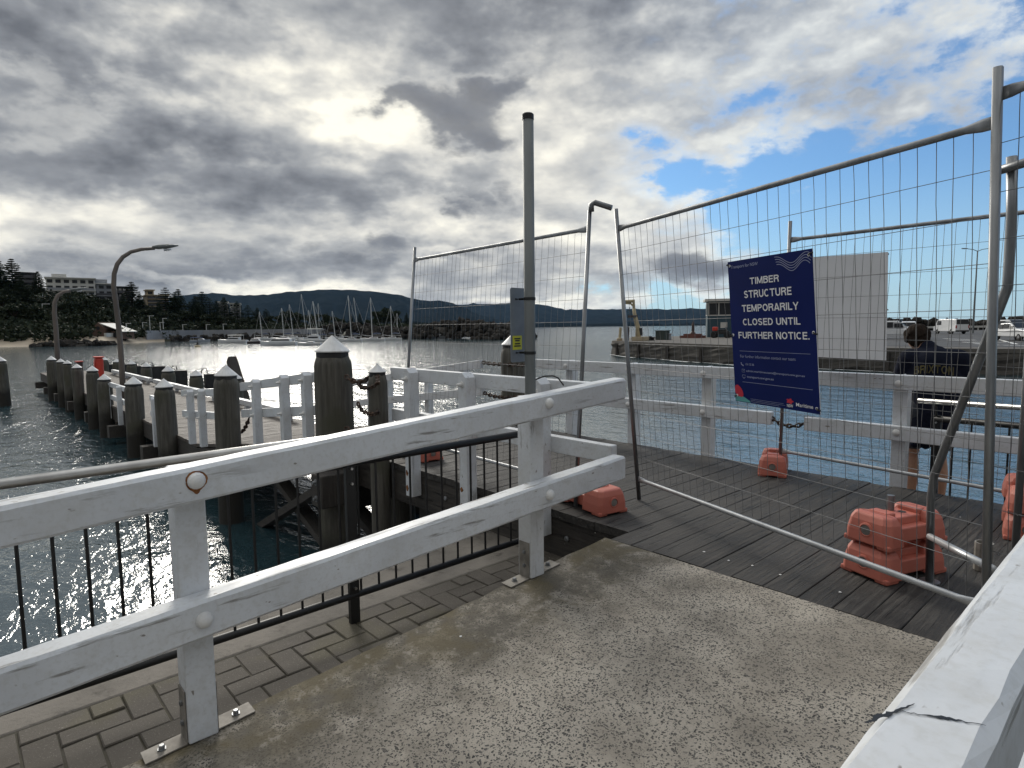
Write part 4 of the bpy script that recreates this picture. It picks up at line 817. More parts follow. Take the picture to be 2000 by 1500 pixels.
# ------------------------------------------------------------------ notices on the fence panels
def local_thing(name,label,cat,loc,rz=0,group=None):
    t=thing(name,label,cat,loc,group); t['_base']=(0,0,0); t.rotation_euler=(0,0,rz); return t
def notice(label,TLc,TRc,BRc,BLc,nrm,thick=.004,letters=True):
    c=(TLc+BRc)/2; t=thing('notice_board',label,'notice',tuple(c))
    S=lambda a,b,o=0: tlerp(tlerp(TLc,TRc,a),tlerp(BLc,BRc,a),b)+nrm*o
    n=14; mb=MB(); R_=[]
    bend=lambda a,b: .006*math.sin(a*3)*math.sin(b*4+1)
    f=[[S(i/n,j/n,bend(i/n,j/n)) for j in range(n+1)] for i in range(n+1)]; k=[[p-nrm*thick for p in row] for row in f]
    mb.grid(f,n+1,n+1); o=mesh_obj('face_sheet',mb,'sign_blue',t,recalc=False)
    mb=MB(); mb.grid(k,n+1,n+1)
    edge=[(i,0) for i in range(n)]+[(n,j) for j in range(n)]+[(n-i,n) for i in range(n)]+[(0,n-j) for j in range(n)]
    m_=len(edge); mb.add([f[i][j] for i,j in edge]+[k[i][j] for i,j in edge],[(q,(q+1)%m_,m_+(q+1)%m_,m_+q) for q in range(m_)]); mesh_obj('back_sheet',mb,'sign_back',t)
    S2=lambda a,b,o=.0015: S(a,b,bend(a,b)+o)
    def txt(s,a0,a1,b0,b1,m='ink',bold=.012,name='lettering',dx=0):
        vs,fs=text_verts(s,bold); X=[v[0] for v in vs]; Y=[v[1] for v in vs]; x0,x1,y0,y1=min(X),max(X),min(Y),max(Y)
        mb=MB(); mb.add([S2(a0+(a1-a0)*(v[0]-x0)/(x1-x0),b1-(b1-b0)*(v[1]-y0)/(y1-y0),.0015+.00025*v[2]) for v in vs],fs); return mesh_obj(name,mb,m,t)
    def poly(pts,m,name,o_=.0015): mb=MB(); mb.add([S2(a,b,o_) for a,b in pts],[tuple(range(len(pts)))]); return mesh_obj(name,mb,m,t)
    def line(pts,w,m,name,o_=.0015):
        mb=MB(); P_=[S2(a,b,o_) for a,b in pts]; vs=[]
        for i,p in enumerate(P_): d=(P_[min(i+1,len(P_)-1)]-P_[max(i-1,0)]).normalized(); q=d.cross(nrm)*w/2; vs+=[p+q,p-q]
        mb.add(vs,[(2*i,2*i+1,2*i+3,2*i+2) for i in range(len(P_)-1)]); return mesh_obj(name,mb,m,t)
    if letters:
        txt('Transport for NSW',.045,.40,.030,.058,'ink_dim',.006)
        for s,a0,a1,b0,b1 in (('TIMBER',.29,.64,.128,.176),('STRUCTURE',.205,.77,.214,.266),('TEMPORARILY',.165,.835,.309,.360),('CLOSED UNTIL',.165,.845,.404,.454),('FURTHER NOTICE.',.095,.93,.496,.546)): txt(s,a0,a1,b0,b1,'ink',.022)
        line([(.095,.633),(.93,.633)],.0022,'ink_dim','rule'); line([(.11,.853),(.935,.853)],.0022,'ink_dim','rule')
        txt('For further information contact our team:',.10,.77,.660,.680,'ink_dim',.004)
        txt('13 12 36',.165,.27,.718,.733,'ink_dim',.02); txt('admin.maritimeassets@transport.nsw.gov.au',.165,.855,.764,.783,'ink_dim',.012); txt('transport.nsw.gov.au',.17,.50,.808,.826,'ink_dim',.014)
        line([(.105,.715),(.11,.728),(.135,.738)],.006,'ink_dim','phone_icon'); line([(.11,.762),(.145,.762),(.145,.783),(.11,.783),(.11,.762),(.128,.773),(.145,.762)],.002,'ink_dim','mail_icon'); line([(.112,.803),(.15,.803),(.15,.82),(.112,.82),(.112,.803)],.002,'ink_dim','screen_icon'); line([(.125,.826),(.137,.826)],.004,'ink_dim','screen_icon')
        txt('Maritime',.745,.93,.948,.972,'ink',.006); txt('NSW',.64,.71,.965,.985,'ink',.02)
        fl=[(.675+.035*math.cos(a)*(1+.25*math.cos(5*a)),.945-.016*math.sin(a)*(1+.2*math.cos(5*a))) for a in np.linspace(0,2*PI,40)[:-1]]; poly(fl,'sign_red','flower_emblem')
        line([(.20,.968),(.60,.968)],.0016,'ink_dim','small_print'); line([(.20,.978),(.62,.978)],.0016,'ink_dim','small_print'); line([(.20,.988),(.55,.988)],.0016,'ink_dim','small_print')
        rd=[(.055+.055*math.cos(a)+.012*math.sin(a),.920+.042*math.sin(a)+.014*math.cos(a)*(1 if math.cos(a)>0 else 0)) for a in np.linspace(0,2*PI,30)[:-1]]; poly([(max(.004,a),b) for a,b in rd],'sign_red','red_shape',.0022)
        poly([(.003,.95),(.05,.963),(.10,.957),(.15,.972),(.19,.985),(.20,.996),(.003,.996)],'sign_teal','teal_shape')
        for i in range(4):
            pts=[]; o_=.018*i
            for q in range(40):
                s=q/39; a=.60+.395*s; b=.018+.036*(1-math.cos(2*PI*(s*1.15)))*(.55+.8*s)*.9+o_*.9-.025*math.sin(s*PI)*.4
                a+=o_*.4*math.cos(s*PI); 
                if .005<a<.995 and b>.006: pts.append((a,b))
            line(pts,.0034,'ink_dim','wave_line')
    for a,b in ((.03,.03),(.965,.035),(.97,.965),(.03,.955),(.975,.5),(.025,.52)):
        mb=MB(); p=S2(a,b,.0025); mb.lathe(p,[(.008,0),(.0081,.0015),(.005,.0018)],12,axis=nrm); ey=mesh_obj('eyelet',mb,'ink',t)
        e_=S2(a+(.035 if a>.5 else -.035),b+(-.012 if b<.5 else .012),.004); mb=MB(); mb.tube([p+nrm*.003,tlerp(p,e_,.6)+nrm*.008,e_-nrm*.006],.0045,6); mesh_obj('cable_tie',mb,'rubber',t)
    return t
nA_=V(Au).cross(V(Av)).normalized(); nA_=nA_ if nA_.dot(CAM-V(Ao))>0 else -nA_
O2=V(Ao)+nA_*.026; ps=lambda *q: plane_pt(O2,Au,Av,q)
notice('dark blue notice reading TIMBER STRUCTURE TEMPORARILY CLOSED UNTIL FURTHER NOTICE',ps(1421,512),ps(1587,485),ps(1602,810),ps(1437,783),nA_)
nC_=V(Cu).cross(V(Cv)).normalized(); nC_=nC_ if nC_.dot(CAM-V(Co))<0 else -nC_
O3=V(Co)+nC_*.03; pw=lambda *q: plane_pt(O3,Cu,Cv,q)
tr,br=pw(1735,492),pw(1731,704); cu=V(Cu).normalized()
notice('plain pale grey back of a reversed notice fixed to the far mesh fence',tr,tr-cu*.64+V((0,0,.012)),br-cu*.62+V((0,0,.004)),br,nC_)
# ------------------------------------------------------------------ steel pole with small sign
t=thing('sign_pole','tall capped galvanised steel pole rising behind the ramp railing with a small sign','pole',(-.12,-.57,PZ))
px0=onX(1036,770,-.12); ptop=onX(1031,224,-.12); mb=MB(); b0=px0+(px0-ptop)*((px0.z-PZ)/(ptop.z-px0.z)); mb.tube([b0,ptop],.0325,16); mesh_obj('tube',mb,'galv_pole',t,smooth=True)
mb=MB(); mb.lathe(ptop+V((0,0,-.03)),[(.0345,0),(.0345,.03),(.028,.036)],16); mesh_obj('end_cap',mb,'black',t)
# the plate is seen from behind, turned almost edge-on
pc_=onX(1018,635,-.18); d1=(HR*.62+HF*.78).normalized(); zc=pc_.z; hh=.222; w0=.105
pl=V((pc_.x,pc_.y,zc)); mb=MB()
pol=[(-w0+.012*math.cos(a)+sx*(w0-.012)+w0*1,0) for a,sx in ()]
rect=[]
for cx,cz,a0 in ((w0-.015,hh-.015,0),(-w0+.015,hh-.015,90),(-w0+.015,-hh+.015,180),(w0-.015,-hh+.015,270)):
    for k in range(5): a=RD(a0+k*22.5); rect.append((cx+.015*math.cos(a),cz+.015*math.sin(a)))
pl=pl+d1*(-.0)-HF*(-.035); mb.slab(rect,pl,d1,(0,0,1),.003); mesh_obj('sign_plate',mb,'alu',t)
nrmp=d1.cross(V((0,0,1)))
mb=MB(); sg=1 if nrmp.dot(CAM-pl)>0 else -1; off=nrmp*(.0045 if sg>0 else -.0035); c=pl+d1*-.045+V((0,0,-.105)); mb.add([c+off+d1*a+V((0,0,b)) for a,b in ((-.045,-.042),(.045,-.042),(.045,.042),(-.045,.042))],[(0,1,2,3)]); sk_=mesh_obj('sticker',mb,'yellow',t)
off2=off*1.25
for dz,w_ in ((.024,.03),(.012,.022),(-.006,.026),(-.02,.032)):
    mb=MB(); mb.add([c+off2+d1*a+V((0,0,dz+b)) for a,b in ((-w_,-.004),(w_,-.004),(w_,.004),(-w_,.004))],[(0,1,2,3)]); mesh_obj('printed_line',mb,'black',sk_)
for dz in (.155,-.165):
    pp_=b0.lerp(ptop,(zc+dz-b0.z)/(ptop.z-b0.z)); mb=MB(); mb.lathe(pp_+V((0,0,-.009)),[(.0345,0),(.036,.002),(.036,.016),(.0345,.018)],16); mb.tube([pp_,pl+V((0,0,dz))+d1*-.02,pl+V((0,0,dz))+d1*-.06],.007,6); mesh_obj('clamp',mb,'black',t)
mb=MB(); c0=onX(1044,742,-.1); c1=onX(1062,735,-.1); c2=onX(1080,734,-.1); c3=onX(1090,738,-.1); mb.tube([c0+V((0,0,-.03)),c0,c1,c2,c3,c3+V((0,.05,-.05))],.005,6); mesh_obj('cable_loop',mb,'rubber',t,smooth=True)
# ------------------------------------------------------------------ the man on the apron
def capsule(mb,p,q,r0,r1,n=14):
    p,q=V(p),V(q); d=(q-p); L=d.length; d=d/L if L>1e-6 else V((0,0,1)); prof=[]
    for k in range(6): a=PI/2*(1-k/5.0); prof.append((max(.002,r0*math.cos(a)),-r0*math.sin(a)))
    for k in range(1,7): a=PI/2*k/6; prof.append((max(.002,r1*math.cos(a)),L+r1*math.sin(a)))
    prof.insert(6,(r1,L)); mb.lathe(p,prof,n,axis=d)
def ellip(mb,c,rx,ry,rz,n=16):
    rings=[]; c=V(c)
    for k in range(1,11): a=PI*k/11; rings.append([c+V((rx*math.sin(a)*math.cos(t),ry*math.sin(a)*math.sin(t),-rz*math.cos(a))) for t in np.linspace(0,2*PI,n+1)[:-1]])
    mb.loft(rings)
def blobby(name,mb,m,parent,vox=.013,it=5):
    o=mesh_obj(name,mb,m,parent,recalc=True); r=o.modifiers.new('r','REMESH'); r.mode='VOXEL'; r.voxel_size=vox; r.use_smooth_shade=True; s=o.modifiers.new('s','SMOOTH'); s.iterations=it; s.factor=.5
    return o
q=onY(1813,800,3.36); fwd=V((q.x-CAM.x,q.y-CAM.y,0)).normalized()
man=local_thing('person','man in a navy t-shirt and dark shorts standing with his back turned, head bowed','person',(q.x,3.36,-.298),math.atan2(fwd.y,fwd.x)-PI/2)
mb=MB(); c=capsule
c(mb,(.02,0,.93),(.02,.01,1.12),.145,.15); c(mb,(.02,.01,1.12),(.02,.03,1.30),.15,.16); c(mb,(-.16,.03,1.37),(.20,.03,1.37),.075,.075); c(mb,(.0,.04,1.40),(-.07,.10,1.52),.062,.056)
ellip(mb,(-.115,.15,1.565),.080,.100,.115); ellip(mb,(-.125,.235,1.52),.055,.05,.06); c(mb,(-.125,.255,1.545),(-.127,.278,1.525),.014,.016)
for s in (-1,1): ellip(mb,(-.115+s*.083,.15,1.56),.012,.025,.034)
for s in (-1,1):
    cx=.02+s*.20; c(mb,(cx,.03,1.36),(cx+s*.06,.08,1.10),.058,.044); c(mb,(cx+s*.06,.08,1.10),(.02+s*.12,.30,1.08),.042,.03)
    hx=.02+s*.12; c(mb,(hx,.30,1.08),(hx-s*.03,.37,1.09),.036,.034)
    for k in range(4): c(mb,(hx-s*.03,.36,1.06+.019*k),(hx-s*(.06+.004*k),.41+.006*(k%2),1.06+.018*k),.0105,.010,8); c(mb,(hx-s*(.06+.004*k),.41,1.06+.018*k),(hx-s*.085,.385,1.06+.018*k),.010,.009,8)
    c(mb,(hx,.33,1.11),(hx-s*.035,.38,1.145),.013,.011,8)
for s,hx,kx,fx,yk,yf in ((-1,-.07,-.115,-.10,.03,.0),(1,.11,.10,.12,.02,-.02)):
    c(mb,(hx,0,.90),(kx,yk,.50),.092,.058); c(mb,(kx,yk,.50),(fx+.0*s,yk-.03,.33),.056,.056); c(mb,(fx,yk-.03,.33),(fx,yf,.09),.055,.036); c(mb,(fx,yf,.07),(fx+s*.02,yf+.17,.04),.04,.03)
body=blobby('body',mb,'skin',man,.011,4)
mb=MB(); ellip(mb,(-.112,.128,1.592),.093,.102,.098); ellip(mb,(-.108,.085,1.545),.080,.060,.075); ellip(mb,(-.12,.19,1.64),.075,.07,.05); c(mb,(-.04,.09,1.54),(-.045,.12,1.60),.03,.04); c(mb,(-.185,.10,1.54),(-.185,.13,1.6),.03,.04)
for k in range(26):
    a=rng.uniform(0,2*PI); b=rng.uniform(-.2,1.2); d=V((math.cos(a)*math.cos(b),-abs(math.sin(a))*math.cos(b)*.9,math.sin(b))); p=V((-.112,.125,1.585))+V((d.x*.082,d.y*.09,d.z*.088)); c(mb,p,p+V((d.x*.02,d.y*.02,-.02)),.022,.012,8)
blobby('hair',mb,'hair',body,.0075,2)
mb=MB(); c(mb,(.02,0,.80),(.02,.0,1.10),.178,.18,18); c(mb,(.02,.0,1.10),(.02,.02,1.30),.18,.182,18); c(mb,(-.155,.02,1.365),(.195,.02,1.365),.098,.098); c(mb,(-.05,.035,1.42),(.05,.035,1.42),.07,.07); c(mb,(-.01,.03,1.42),(-.025,.055,1.475),.07,.066)
for s in (-1,1): cx=.02+s*.19; c(mb,(cx,.02,1.35),(cx+s*.062,.07,1.13),.088,.078); c(mb,(.02+s*.13,.0,1.2),(.02+s*.11,0,.84),.10,.10)
for k in range(14):
    x=rng.uniform(-.13,.17); z=rng.uniform(.78,1.25); c(mb,(x,-.13,z),(x+rng.uniform(-.06,.06),-.135,z-rng.uniform(.08,.2)),.04,.042,8)
sh=blobby('tshirt',mb,'shirt',man,.013,5)
mb=MB(); c(mb,(-.03,0,.92),(.07,0,.92),.165,.165,18)
for hx,kx,yk in ((-.075,-.105,.02),(.115,.115,.02)): c(mb,(hx,0,.86),(kx,yk,.70),.118,.118); c(mb,(kx,yk,.70),(kx,yk,.645),.118,.112)
blobby('shorts',mb,'shorts',man,.013,4)
for fx,yf,s in ((-.10,0,-1),(.12,-.02,1)):
    mb=MB(); c(mb,(fx,yf-.03,.045),(fx+s*.02,yf+.18,.038),.05,.04); c(mb,(fx,yf-.01,.05),(fx,yf,.11),.048,.046); blobby('shoe',mb,'shoe',man,.01,3)
# arched ochre print on the shirt back, draped on the cloth
def print_txt(s,x0,x1,zb,h,arch):
    vs,fs=text_verts(s,.02); X=[v[0] for v in vs]; a,b=min(X),max(X); mb=MB(); P_=[]
    for v in vs:
        t=(v[0]-a)/(b-a); P_.append(V((x0+(x1-x0)*t,-.40,zb+v[1]*h/.7+arch*(1-(2*t-1)**2))))
    mb.add(P_,[f[::-1] for f in fs]); o=mesh_obj('back_print',mb,'print',sh); w=o.modifiers.new('w','SHRINKWRAP'); w.target=sh; w.wrap_method='PROJECT'; w.use_project_x=False; w.use_project_y=True; w.use_project_z=False; w.use_positive_direction=True; w.use_negative_direction=False; w.offset=.004
    return o
print_txt('BRIXTON',-.12,.17,1.235,.05,.022); print_txt('- - -  - -',-.07,.14,1.185,.05,.0)
# ------------------------------------------------------------------ stone quay, car park and what stands on it
QZ=-.15
bk=lambda px,k: (lambda p:(p.x,p.y))(at(px,640,k))
quay_poly=[bk(1195,65),(-34.6,45.9),(-21.3,40.8),(-9,40),(0,43),(40,55),bk(2600,120),bk(2300,140),bk(1900,135),bk(1690,118),bk(1560,98),bk(1420,92),bk(1235,84)]
qw=thing('stone_quay','dark coursed stone quay wall standing in the water beyond the seaward railing','quay',(-20,60,WZ))
mb=MB(); n=len(quay_poly)
wallp=quay_poly[:6]; rows=9
def ins(a,b,t): return (a[0]+(b[0]-a[0])*t,a[1]+(b[1]-a[1])*t)
pts=[quay_poly[-1]]; 
for a,b in zip([quay_poly[-1]]+wallp[:-1],wallp):
    k=max(2,int(math.dist(a,b)/1.1))
    for i in range(1,k+1): pts.append(ins(a,b,i/k))
P=[]
for (x,y) in pts:
    P.append([V((x+nrg.normal()*.05*(j>0),y+nrg.normal()*.05*(j>0)-.28*(1-j/rows)*0,WZ-.6+(QZ-.22-WZ+.6)*j/rows)) for j in range(rows+1)])
mb.grid(P,len(pts),rows+1); mesh_obj('stone_face',mb,'quay',qw,recalc=True)
mb=MB(); mb.prism(quay_poly,QZ-.24,QZ); mesh_obj('capping',mb,'quay_top',qw)
mb=MB()
for i in range(5):
    a,b=V((*wallp[i],0)),V((*wallp[i+1],0)); L=(b-a).length; d=(b-a)/L; nn=V((d.y,-d.x,0)); nn=nn if nn.dot(CAM-a)>0 else -nn; s=2.0
    while s<L: p=a+d*s+nn*.12; mb.beam(p+V((0,0,WZ-.4)),p+V((0,0,QZ-.3)),.22,.22,(1,0,0)); s+=4.6
mesh_obj('fender_pile',mb,'beam_z',qw)
road=[bk(1430,56),(-21.3,43.5),(-9,43),(0,46),(40,58),bk(2550,118),bk(2300,132),bk(1900,130),bk(1700,112),bk(1570,92)]
struct('car_park',MB().prism(road,QZ+.002,QZ+.008),'asphalt','dark asphalt car park on the quay beyond the harbour','car park')
mb=MB()
for (x0,y0,x1,y1) in [(1842,661,1905,664),(1850,664,1925,667),(1880,668,1935,671),(1902,671,1950,674),(1925,669,1992,668),(1950,663,1985,672),(1958,674,2030,676)]:
    a,b=onz(x0,y0,QZ+.012),onz(x1,y1,QZ+.012); d=(b-a).normalized(); s_=V((-d.y,d.x,0))*.13; mb.add([a-s_,b-s_,b+s_,a+s_],[(0,1,2,3)])
struct('parking_lines',mb,'mark','white painted parking lines on the quay car park','road marking')
mb=MB()
for i in range(5):
    a,b=V((*wallp[i],0)),V((*wallp[i+1],0)); L=(b-a).length; d=(b-a)/L; nn=V((d.y,-d.x,0)); nn=nn if nn.dot(CAM-a)>0 else -nn; s=0
    if i>2: break
    while s<L:
        l=rng.uniform(.5,2.6); o0=rng.uniform(.0,.5); w_=rng.uniform(.12,.5); mb.add([a+d*s+nn*o0+V((0,0,WZ+.03)),a+d*(s+l)+nn*(o0+rng.uniform(-.1,.1))+V((0,0,WZ+.03)),a+d*(s+l)+nn*(o0+w_)+V((0,0,WZ+.03)),a+d*s+nn*(o0+w_*rng.uniform(.4,1.2))+V((0,0,WZ+.03))],[(0,1,2,3)]); s+=l*rng.uniform(.8,1.3)
f_=mesh_obj('foam',mb,'foam'); tag(f_,'white foam of small waves breaking along the foot of the stone quay','foam',None,'stuff')
# blue lookout hut
hp=onz(1415,657,QZ); hp=at(1412,645,78); hut=local_thing('harbour_hut','two storey blue boarded harbour hut with flat white roof on the quay','hut',(hp.x,hp.y,QZ),math.atan2(HF.y,HF.x)-PI/2-.25)
mb=MB(); mb.box((-2,-1.8,0),(3.4,1.8,4.45)); mesh_obj('wall',mb,'bluewall',hut)
mb=MB(); mb.box((-2.35,-2.2,4.45),(3.8,2.2,4.75)); mesh_obj('roof',mb,'wht',hut)
for x0,x1 in ((-1.85,-.75),(-.62,.75),(.9,2.2),(2.3,3.2)):
    mb=MB(); mb.box((x0-.08,-1.84,2.65),(x1+.08,-1.80,4.35)); w_=mesh_obj('window',mb,'wht',hut); mb=MB(); mb.box((x0,-1.86,2.8),(x1,-1.842,4.22)); mesh_obj('pane',mb,'glass',w_)
mb=MB(); mb.box((-2.04,-1.5,2.7),(-2.0,1.5,4.3)); w_=mesh_obj('window',mb,'wht',hut); mb=MB(); mb.box((-2.06,-1.4,2.8),(-2.041,1.4,4.2)); mesh_obj('pane',mb,'glass',w_)
mb=MB(); mb.box((-.45,-1.83,1.15),(.35,-1.80,1.85)); mesh_obj('wall_sign',mb,'wht',hut)
q=at(1408,658,72); atv=local_thing('quad_bike','dark quad bike carrying red gear parked before the blue hut','quad bike',(q.x,q.y,QZ+.008),.3)
mb=MB(); mb.box((-1,-.4,.45),(1,.4,.8)); mb.box((-.3,-.35,.8),(.7,.35,1.0)); mesh_obj('body',mb,'rubber',atv,.05)
for x in (-.75,.75):
    for y in (-.5,.5): mb=MB(); mb.lathe((x,y-.14,.33),[(.1,0),(.33,.02),(.33,.26),(.1,.28)],16,axis=(0,1,0)); mesh_obj('wheel',mb,'tyre',atv)
mb=MB(); mb.box((-.95,-.3,.82),(-.35,.3,1.3)); mesh_obj('red_gear',mb,'red',atv,.08); mb=MB(); mb.tube([(.6,-.4,1.25),(.5,0,1.15),(.6,.4,1.25)],.04,6); mb.tube([(.5,0,1.15),(.8,0,.7)],.04,6); mesh_obj('handlebar',mb,'galv',atv)
# davit crane, its landing gear, bins, bollards and monument at the quay end
q=at(1247,662,63); cr=thing('davit_crane','small weathered boat crane with crooked arm at the end of the quay','crane',(q.x,q.y,QZ))
g=lambda x,y,k=63: at(x,y,k)
mb=MB(); mb.tube([V((q.x,q.y,QZ)),g(1246,640),g(1240,618),g(1238,602)],[.34,.25,.2,.17],10); mesh_obj('mast',mb,'crane_yellow',cr,smooth=True)
mb=MB(); mb.tube([g(1238,604),g(1237.5,588),g(1217,589)],[.15,.2,.15],8); mb.tube([g(1217,592),g(1232,593),g(1236,597)],.10,8); mesh_obj('arm',mb,'crane_yellow',cr)
mb=MB(); mb.tube([g(1252,662),g(1249,640),g(1243,615)],.06,6); mesh_obj('stay',mb,'crane_yellow',cr)
mb=MB(); mb.box((q.x-.5,q.y-.5,QZ+.002),(q.x+.9,q.y+.6,QZ+.42)); mesh_obj('base',mb,'tan',cr,.03)
mb=MB(); b_=g(1249,648); mb.box((b_.x-.25,b_.y-.2,b_.z-.4),(b_.x+.25,b_.y+.2,b_.z+.4)); mesh_obj('winch',mb,'rubber',cr,.06)
mb=MB(); b0_,b1_,b2_,b3_=g(1226,606),g(1233,606),g(1233,621),g(1226,621); mb.tube([b0_,b1_,b2_,b3_,b0_],.035,6); mb.tube([g(1230,600),g(1230,606)],.03,6); mb.tube([g(1226,613),g(1233,613)],.03,6); mesh_obj('hanging_frame',mb,'bluewall',cr)
mb=MB(); mb.box(tuple(g(1231,618)-V((.2,.2,.12))),tuple(g(1240,618)+V((.2,.2,.12)))); mesh_obj('bracket',mb,'hull_dark',cr)
q=at(1210,661,64); t=thing('mooring_post','pale slanting mooring post at the very tip of the quay','post',(q.x,q.y,QZ)); mb=MB(); mb.tube([V((q.x,q.y,QZ)),g(1212,640,64)],.14,8); mesh_obj('shaft',mb,'crane_yellow',t); mb=MB(); mb.lathe((q.x,q.y,QZ+.002),[(.3,0),(.3,.25),(.2,.3)],10); mesh_obj('base',mb,'tan',t)
q=at(1226,661,64); t=thing('mooring_post','dark upright post beside the boat crane','post',(q.x,q.y,QZ)); mb=MB(); mb.tube([V((q.x,q.y,QZ)),V((q.x,q.y,QZ+1.2))],[.13,.16],8); mb.lathe((q.x,q.y,QZ+1.15),[(.12,0),(.18,.05),(.15,.25),(.05,.3)],8); mesh_obj('shaft',mb,'hull_dark',t)
for i,(x,h) in enumerate(((1237,.2),(1262,.38),(1269,.4),(1275,.32))):
    q=at(x,660,64); t=thing('mooring_bollard',['low dark bollard left of the boat crane','squat dark bollard just right of the boat crane','dark bollard between the boat crane and the bins','low dark bollard nearest the bins'][i],'bollard',(q.x,q.y,QZ),'bollards on the quay edge'); mb=MB(); mb.lathe((q.x,q.y,QZ),[(.2,0),(.16,h*.6),(.26,h*.75),(.26,h),(.1,h*1.15)],10); mesh_obj('body',mb,'rubber',t)
for i,(x,w_,h) in enumerate(((1294,.55,.92),(1306,.22,.6))):
    q=at(x,659,66); t=thing('rubbish_bin',['large dark green bin on the quay edge','small grey bin beside the large green bin'][i],'bin',(q.x,q.y,QZ)); mb=MB(); mb.box((q.x-w_,q.y-w_,QZ),(q.x+w_,q.y+w_,QZ+h)); mesh_obj('body',mb,'bin' if i==0 else 'greyw',t,.05); mb=MB(); mb.box((q.x-w_-.05,q.y-w_-.05,QZ+h),(q.x+w_+.05,q.y+w_+.05,QZ+h+.1)); mesh_obj('lid',mb,'bin' if i==0 else 'greyw',t,.03)
q=at(1353,656,74); t=thing('monument','small dark pointed monument on a stepped red plinth','monument',(q.x,q.y,QZ)); mb=MB(); mb.box((q.x-1.1,q.y-1.1,QZ),(q.x+1.1,q.y+1.1,QZ+.3)); mb.box((q.x-.8,q.y-.8,QZ+.3),(q.x+.8,q.y+.8,QZ+.5)); mesh_obj('plinth',mb,'kerb_red',t); mb=MB(); mb.lathe((q.x,q.y,QZ+.5),[(.35,0),(.3,.15),(.17,.3),(.15,.9),(.17,1.0),(.1,1.25),(.02,1.5)],10); mesh_obj('figure',mb,'monument',t)
# car park lamp
q=at(1900,652,84); t=thing('car_park_lamp','tall thin twin-armed lamp post standing behind the white van','lamp post',(q.x,q.y,QZ)); tz=1.4+(629-492)/1200*84
mb=MB(); mb.tube([(q.x,q.y,QZ),(q.x,q.y,tz)],[.13,.07],8); mesh_obj('pole',mb,'galv_pole',t)
for s in (-1,1):
    e=V((q.x,q.y,tz))+HR*s*1.55+V((0,0,.28)); mb=MB(); mb.tube([(q.x,q.y,tz-.1),V((q.x,q.y,tz))+HR*s*.6+V((0,0,.15)),e],.045,6); ar=mesh_obj('arm',mb,'galv_pole',t); mb=MB(); mb.beam(e-HR*s*.1,e+HR*s*.6+V((0,0,.02)),.25,.12); mesh_obj('lamp_head',mb,'galv_pole',ar,.03)
